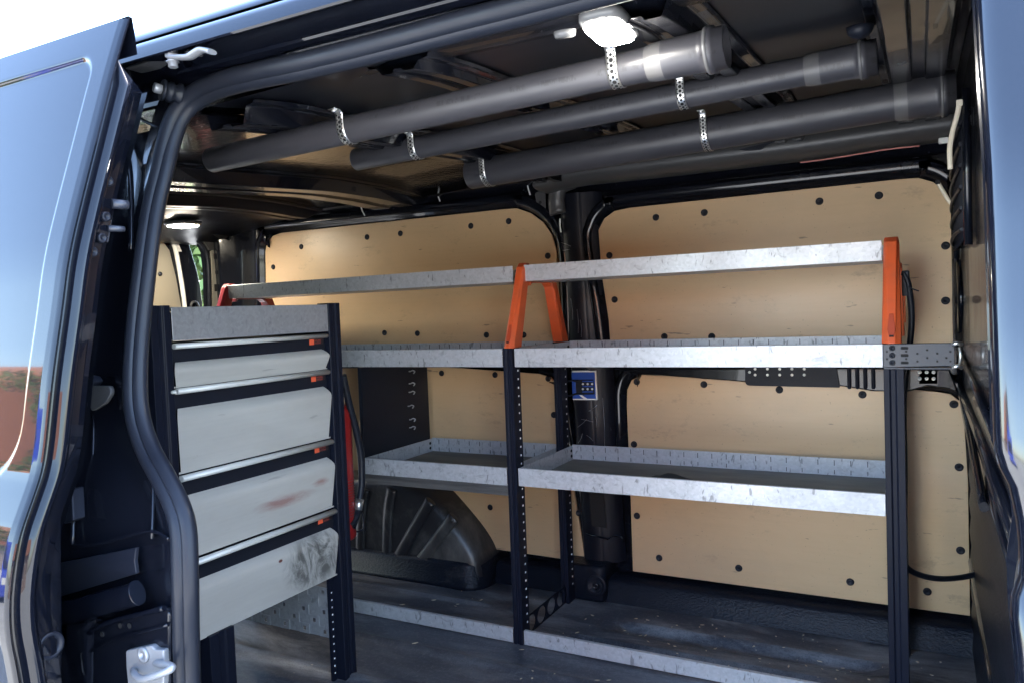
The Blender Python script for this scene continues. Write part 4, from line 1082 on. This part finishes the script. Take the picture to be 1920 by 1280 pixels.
def proj_x(p):
    q = np.array(p) - CAM; return 960 + FPX * (q @ cR) / (q @ cF)
strap(p1, 655, 'perforated strap at the open plain end of the pipe nearest the door', None)
strap(p1, 1158, 'perforated strap on the pipe directly below the lit roof lamp', None)
strap(p2, 783, 'perforated strap on the middle pipe near its open plain end', None)
strap(p2, 1282, 'perforated strap on the middle pipe just below the socket of the nearest pipe', None)
strap(p3, 917, 'perforated strap on the thickest pipe near its printed plain end', None)
strap(p3, 1327, 'perforated strap halfway along the thickest pipe, with a loose wire end', None)

# ================================================================== roof lamps
def lamp(c, sx, sy, tilt, mt, label):
    t = thing('roof_lamp', c, label, 'lamp', 'lit roof lamps')
    c = np.array(c)
    oc = rounded([(-sx, -sy), (sx, -sy), (sx, sy), (-sx, sy)], .022, 6)
    def pt(a, b, z): return c + np.array([a, b, z + a * 0 + b * tilt])
    m_ = MB().loft([[pt(p[0] * 1.16, p[1] * 1.25, .006) for p in oc], [pt(p[0] * 1.14, p[1] * 1.22, -.006) for p in oc], [pt(p[0] * 1.03, p[1] * 1.05, -.009) for p in oc]], True, True, True)
    m_.build('housing', M['bezel'], t)
    MB().loft([[pt(p[0], p[1], -.0095) for p in oc], [pt(p[0] * .96, p[1] * .96, -.013) for p in oc], [pt(p[0] * .6, p[1] * .6, -.0145) for p in oc]], True, True, True).build('lens', mt, t)
    return t
lc = onY(1143, 64, 1.020)
l1 = lamp(lc + np.array([0, 0, .012]), .027, .044, -.04, M['lamp'], 'lit white roof lamp above the grey pipe nearest the door opening')
lc2 = onZ(343, 424, 1.385)
l2 = lamp(lc2 + np.array([0, 0, .010]), .052, .042, .0, M['lamp2'], 'small lit roof lamp glowing above the rear doorway')
cp = lc + np.array([-.052, -.035, .004])
MB().lathe(cp, (0, .2, -1), [(0, .016), (.008, .014), (.009, .0)], 16).build('switch', M['bezel'], l1)

# ================================================================== small things
# blue circuit board plate
bl = thing('switch_board', onY(1098, 722, 2.455), 'blue printed plate with white border and six rivets on the black wall pillar', 'electrical panel')
q = [onY(x, y, 2.452) for x, y in ((1072, 694), (1117, 694), (1120, 749), (1074, 749))]
MB().prism(q, (0, .008, 0)).build('white_edge', M['white'], bl, .001, 1)
q = [onY(x, y, 2.4515) for x, y in ((1072, 697), (1115, 697), (1117.5, 746.5), (1074, 746.5))]
MB().prism(q, (0, -.0012, 0)).build('blue_face', M['blue'], bl)
q = [onY(x, y, 2.4498) for x, y in ((1080, 711), (1113, 711), (1115, 738), (1082, 739))]
MB().prism(q, (0, -.006, 0)).build('terminal_block', M['plastic'], bl, .001, 1)
for x in (1093, 1102, 1110.5):
    for y in (719, 728.5): MB().lathe(onY(x, y, 2.4435), (0, -1, 0), [(0, .004), (.002, .0038), (.002, .0018), (.0005, .0016), (.0005, 0)], 10).build('rivet', M['zinc'], bl)
for y in (714, 723.5, 733.5):
    MB().prism([onY(x_, y_, 2.4437) for x_, y_ in ((1092, y - 1.2), (1112, y - 1.2), (1112, y + 1.2), (1092, y + 1.2))], (0, -.0004, 0)).build('blue_stripe', M['blue'], bl)
MB().prism([onY(x, y, 2.4502) for x, y in ((1086, 740), (1091, 740), (1102, 747), (1095, 747))], (0, -.0005, 0)).build('white_stripe', M['white'], bl)
MB().prism([onY(x, y, 2.4490) for x, y in ((1077, 716), (1080, 716), (1080, 735), (1077, 735))], (0, -.004, 0)).build('blue_plug', M['blue'], bl, .001)
for pts in ([(1050, 717), (1070, 713), (1082, 714)], [(1052, 744), (1068, 741), (1084, 737), (1095, 739)]):
    MB().tube(catmull([onY(x, y, 2.440) for x, y in pts], 5), .003, 6).build('lead', M['plastic'], bl)
# small terminal block by the bulkhead
tb = thing('terminal_block', onY(1739, 706, 2.46), 'small black terminal block with six bright rivets under the mounting plate', 'terminal block')
MB().prism([onY(x, y, 2.462) for x, y in ((1722, 691), (1759, 691), (1759, 720), (1722, 720))], (0, .014, 0)).build('base', M['powder'], tb, .002)
for x in (1724.5, 1737.5, 1750.5):
    for y in (697, 709): MB().lathe(onY(x, y, 2.4615), (0, -1, 0), [(0, .0055), (.003, .005), (.003, .0022), (.001, .002), (.001, 0)], 10).build('rivet', M['zinc'], tb)
# cables
c1 = MB().tube(catmull([onY(x, y, Y) for x, y, Y in ((1692, 1040, 2.06), (1700, 1062, 2.07), (1722, 1076, 2.10), (1760, 1084, 2.16), (1800, 1082, 2.24), (1834, 1075, 2.30))], 6), .0072, 12).build('cable', M['rubber'], None)
tag(c1, 'black cable sagging between the rack\'s end post and the bulkhead foot', 'cable')
MB().tube([onY(1830, 1076, 2.30), onY(1851, 1070, 2.30)], .012, 12).build('gland', M['plastic'], c1)
c2 = MB().tube(catmull([onY(x, y, 2.12) for x, y in ((1694, 512), (1702, 530), (1708, 570), (1709, 610), (1704, 660), (1696, 720), (1694, 780), (1696, 900), (1694, 1040))], 6), .0072, 12).build('cable', M['rubber'], None)
tag(c2, 'black cable looped behind the orange end bracket nearest the bulkhead', 'cable')
MB().box(onY(1690, 508, 2.115), onY(1706, 555, 2.135)).build('plug', M['plastic'], c2, .003)
MB().tube(catmull([onY(x, y, 2.11) for x, y in ((1703, 538), (1714, 543), (1723, 546))], 4), .0015, 6).build('wire_end', M['plastic'], c2)
# cable ties
z1_ = MB().tube(catmull([onY(x, y, 1.80) for x, y in ((1799, 193), (1795, 215), (1786, 248), (1781, 280), (1782, 318))], 6), .0022, 8, up=(0, 1, 0), ry=.0050).build('cable_tie', M['cream'], None)
tag(z1_, 'long pale cable tie hanging off the mesh guard beside the pipe socket', 'cable tie')
MB().box(onY(1793, 188, 1.795), onY(1805, 200, 1.805)).build('tie_head', M['cream'], z1_, .001)
z2_ = MB().tube(catmull([onY(x, y, 2.30) for x, y in ((1758, 342), (1770, 362), (1780, 378), (1790, 386), (1803, 396))], 6), .0022, 8, up=(0, 1, 0), ry=.0050).build('cable_tie', M['cream'], None)
tag(z2_, 'short pale cable tie at the top corner of the plywood, below the mesh guard', 'cable tie')
MB().box(onY(1754, 338, 2.295), onY(1763, 346, 2.305)).build('tie_head', M['dark'], z2_, .001)
bt = MB().tube(catmull([onY(x, y, 1.98) for x, y in ((1797, 188), (1770, 178), (1740, 168), (1720, 164), (1712, 167), (1699, 178))], 6), .0026, 6, up=(0, 1, 0), ry=.0015).build('cable_tie', M['plastic'], None)
tag(bt, 'black cable tie strung from the mesh guard across the pipe socket', 'cable tie')
rw = MB().tube(catmull([onY(x, y, 2.39) for x, y in ((1500, 305), (1535, 301), (1600, 291), (1660, 281), (1724, 274))], 5), .0022, 6).build('wire', None, None)
rw.data.materials.append(mat('dull_pink_wire', (.45, .16, .14), .4))
tag(rw, 'thin reddish wire running along the roof edge above the plywood', 'wire')
hb = MB().prism(rounded([onY(x, y, 2.36) for x, y in ((1385, 281), (1440, 268), (1462, 262), (1440, 272), (1425, 281), (1400, 283))], .004), (0, .03, 0)).build('roof_hook', M['plastic'], None)
tag(hb, 'small black roof hook tucked under the thickest pipe', 'hook')
# roof bolt knob
kb = MB().lathe(onY(1612, 50, 1.40), (0, .1, -1), [(0, .022), (.012, .018), (.018, .010), (.020, 0)], 14).build('roof_bolt', M['plastic'], None)
tag(kb, 'black domed roof bolt above the middle pipe\'s socket', 'bolt')
# rag on the lower tray
m_ = MB(); rows = []
rg = onY(1258, 892, 2.12)
for i in range(17):
    u_ = -1 + 2 * i / 16; row = []
    for j in range(11):
        v_ = -1 + 2 * j / 10; e = max(0, 1 - u_ * u_) * max(0, 1 - v_ * v_)
        hgt = .036 * e ** .6 * (.72 + .28 * math.sin(4.1 * u_ + 1.5) * math.cos(3.1 * v_)) * (1 - .35 * u_ if u_ < 0 else 1)
        row.append((rg[0] + u_ * (.085 + .01 * math.sin(5 * v_)), rg[1] + v_ * .05, .4897 + hgt + rnd.uniform(0, .001)))
    rows.append(row)
rag = m_.sheet(rows).build('rag', M['cloth'], None)
tag(rag, 'crumpled dark rag lying on the lower tray of the wide bay', 'rag')
# crumbs of wood and paper swept along the floor
m_ = MB()
for k in range(150):
    x, y = rnd.uniform(-1.6, .02), rnd.uniform(1.3, 2.38)
    if k > 60: x, y = rnd.uniform(-1.0, .05), rnd.uniform(2.02, 2.4)
    s_ = rnd.uniform(.0008, .0028); a = rnd.uniform(0, 6); l_ = s_ * rnd.uniform(1, 4); zf = floor_h(x, y) + .0006
    dx, dy = math.cos(a) * l_, math.sin(a) * l_; ex_, ey_ = -math.sin(a) * s_, math.cos(a) * s_
    m_.prism([(x + dx, y + dy, zf), (x + ex_, y + ey_, zf), (x - dx, y - dy, zf), (x - ex_, y - ey_, zf)], (0, 0, s_ * .6))
o = m_.build('debris', M['chip'], None); o['kind'] = 'stuff'; o['label'] = 'scattered wood chips and crumbs on the black floor'

# ================================================================== outside
gm = mat('sunlit_paving', (.30, .28, .25), .8); g = NT(gm); f = g.noise(1.5, detail=8); g.col(g.mix(g.ramp(f, .3, .75), (.30, .30, .29), (.40, .40, .38)))
o = MB().add([(-60, -60, -.62), (60, -60, -.62), (60, 60, -.62), (-60, 60, -.62)], [(0, 1, 2, 3)]).build('ground', gm, None); o['kind'] = 'structure'
bm2 = mat('red_brick', (.33, .13, .07), .8); g = NT(bm2)
bt_ = g.n('TexBrick'); bt_.inputs['Scale'].default_value = 4; bt_.inputs['Color1'].default_value = (.30, .19, .13, 1); bt_.inputs['Color2'].default_value = (.24, .15, .11, 1); bt_.inputs['Mortar'].default_value = (.35, .32, .28, 1)
g.L(g.mapc((1, 1, 1), rot=(R(90), 0, 0)), bt_.inputs['Vector']); g.col(bt_.outputs['Color'])
tile = mat('orange_roof_tile', (.30, .12, .055), .7)
def house(c, sx, sy, h_, rh, label):
    t = thing('house', (c[0], c[1], -.62), label, 'house')
    x0, x1, y0, y1 = c[0] - sx, c[0] + sx, c[1] - sy, c[1] + sy; z0 = -.62
    MB().box((x0, y0, z0), (x1, y1, z0 + h_)).build('wall', bm2, t)
    MB().prism([(x0 - .3, y0 - .4, z0 + h_), (x0 - .3, y1 + .4, z0 + h_), (x0 - .3, (y0 + y1) / 2, z0 + h_ + rh)], (2 * sx + .6, 0, 0)).build('roof', tile, t)
    for k in range(3):
        xx = x0 + (k + .5) * 2 * sx / 3
        wf = MB().box((xx - .6, y1 - .02, z0 + 1.0), (xx + .6, y1 + .05, z0 + 2.2)).build('window', M['white'], t)
        MB().box((xx - .52, y1 + .051, z0 + 1.08), (xx + .52, y1 + .055, z0 + 2.12)).build('pane', M['dark'], wf)
house((3.5, -17, 0), 5, 3.5, 2.7, 2.2, 'red brick house across the paving, mirrored in the black paint')
house((-27, -12.4, 0), 4.5, 4.2, 2.2, 3.4, 'brick house with an orange gable mirrored in the open sliding door')
# stand-in van, added to give the door its blue reflection
bv = thing('standin_van', (-6.7, -4.05, -.62), 'stand-in blue van added for the blue shape mirrored in the open sliding door', 'van')
bp = mat('blue_van_paint', (.03, .06, .42), .2, 0, 1)
ca, sa = math.cos(R(34)), math.sin(R(34))
def bvp(a, b, z): return np.array([-6.7 - a * ca - b * sa, -4.05 - a * sa + b * ca, z - .62])   # a: away, b: across
sec = [(0, .35), (0, 1.1), (.12, 1.25), (.55, 2.2), (.9, 2.45), (5, 2.5), (5.1, 2.3), (5.1, .35)]
MB().prism([bvp(a, -.95, z) for a, z in sec], bvp(0, .95, 0) - bvp(0, -.95, 0)).build('body', bp, bv, .08, 3)
MB().prism([bvp(.10, -.75, 1.32), bvp(.10, .75, 1.32), bvp(.46, .68, 2.12), bvp(.46, -.68, 2.12)], bvp(-.03, 0, 0) - bvp(0, 0, 0)).build('windscreen', M['dark'], bv)
for b_ in (-.68, .68):
    MB().prism(rounded([bvp(-.02, b_ + q, z) for q, z in ((-.16, .8), (.16, .8), (.16, 1.0), (-.16, 1.0))], .04), bvp(.04, 0, 0) - bvp(0, 0, 0)).build('headlight', M['clear'], bv)
    for a in (1.0, 4.0):
        wh = MB().cyl(bvp(a, b_ * 1.12, .34), bvp(a, b_ * 1.42, .34), .34, 20).build('wheel', M['rubber'], bv)
        MB().cyl(bvp(a, b_ * 1.41, .34), bvp(a, b_ * 1.43, .34), .2, 16).build('rim', M['silver'], wh)
# trees
leafm = mat('tree_leaves', (.075, .13, .025), .5); g = NT(leafm); f = g.noise(1.6); g.col(g.mix(g.ramp(f, .35, .7), (.05, .10, .018), (.11, .17, .035)))
leafm.node_tree.nodes['Principled BSDF'].inputs['Transmission Weight'].default_value = 0
bark = mat('bark', (.09, .07, .05), .8)
def tree(c, h_, r_, n, label):
    t = thing('tree', (c[0], c[1], -.62), label, 'tree'); q = random.Random(int(c[0] * 100))
    base = np.array([c[0], c[1], -.62])
    m_ = MB().tube([base, base + np.array([.05, 0, h_ * .3]), base + np.array([.1, .1, h_ * .6])], [.16, .12, .05], 8)
    for k in range(6):
        a = k * 1.05; m_.tube([base + np.array([0, 0, h_ * (.3 + .04 * k)]), base + np.array([math.cos(a) * r_ * .6, math.sin(a) * r_ * .6, h_ * (.5 + .05 * k)])], [.06, .02], 6)
    m_.build('trunk', bark, t)
    m_ = MB(); cl = [(base + np.array([q.gauss(0, r_ * .42), q.gauss(0, r_ * .42), h_ * q.uniform(.35, .98)]), q.uniform(.3, .6) * r_ * .7) for _ in range(26)]
    for k in range(n):
        c_, rr = cl[q.randrange(len(cl))]
        d_ = np.array([q.gauss(0, 1), q.gauss(0, 1), q.gauss(0, .8)]); d_ /= np.linalg.norm(d_); p = c_ + d_ * rr * q.uniform(.5, 1)
        a_ = np.array([q.gauss(0, 1), q.gauss(0, 1), q.gauss(0, 1)]); a_ /= np.linalg.norm(a_); b_ = np.cross(a_, [q.gauss(0, 1), q.gauss(0, 1), q.gauss(0, 1)]); b_ /= np.linalg.norm(b_)
        s_ = q.uniform(.05, .10)
        m_.add([p - a_ * s_, p + b_ * s_ * .5, p + a_ * s_, p - b_ * s_ * .5], [(0, 1, 2, 3)])
    m_.build('crown', leafm, t)
tree((-7.6, 6.3), 3.3, 1.5, 9000, 'green leafy tree seen through the gap beside the rear door')
tree((-14.5, -8.6), 4.2, 1.6, 5000, 'added leafy tree breaking up the outlines mirrored in the open sliding door')  # unseen tree, added to soften hard shapes in the door's reflection
gw = MB().box((-9.5, 4.2, -.62), (-9.3, 9.0, .95)).build('garden_wall', None, None)
gw.data.materials.append(mat('white_render', (.8, .79, .75), .7))
tag(gw, 'white rendered garden wall below the tree behind the van', 'wall')
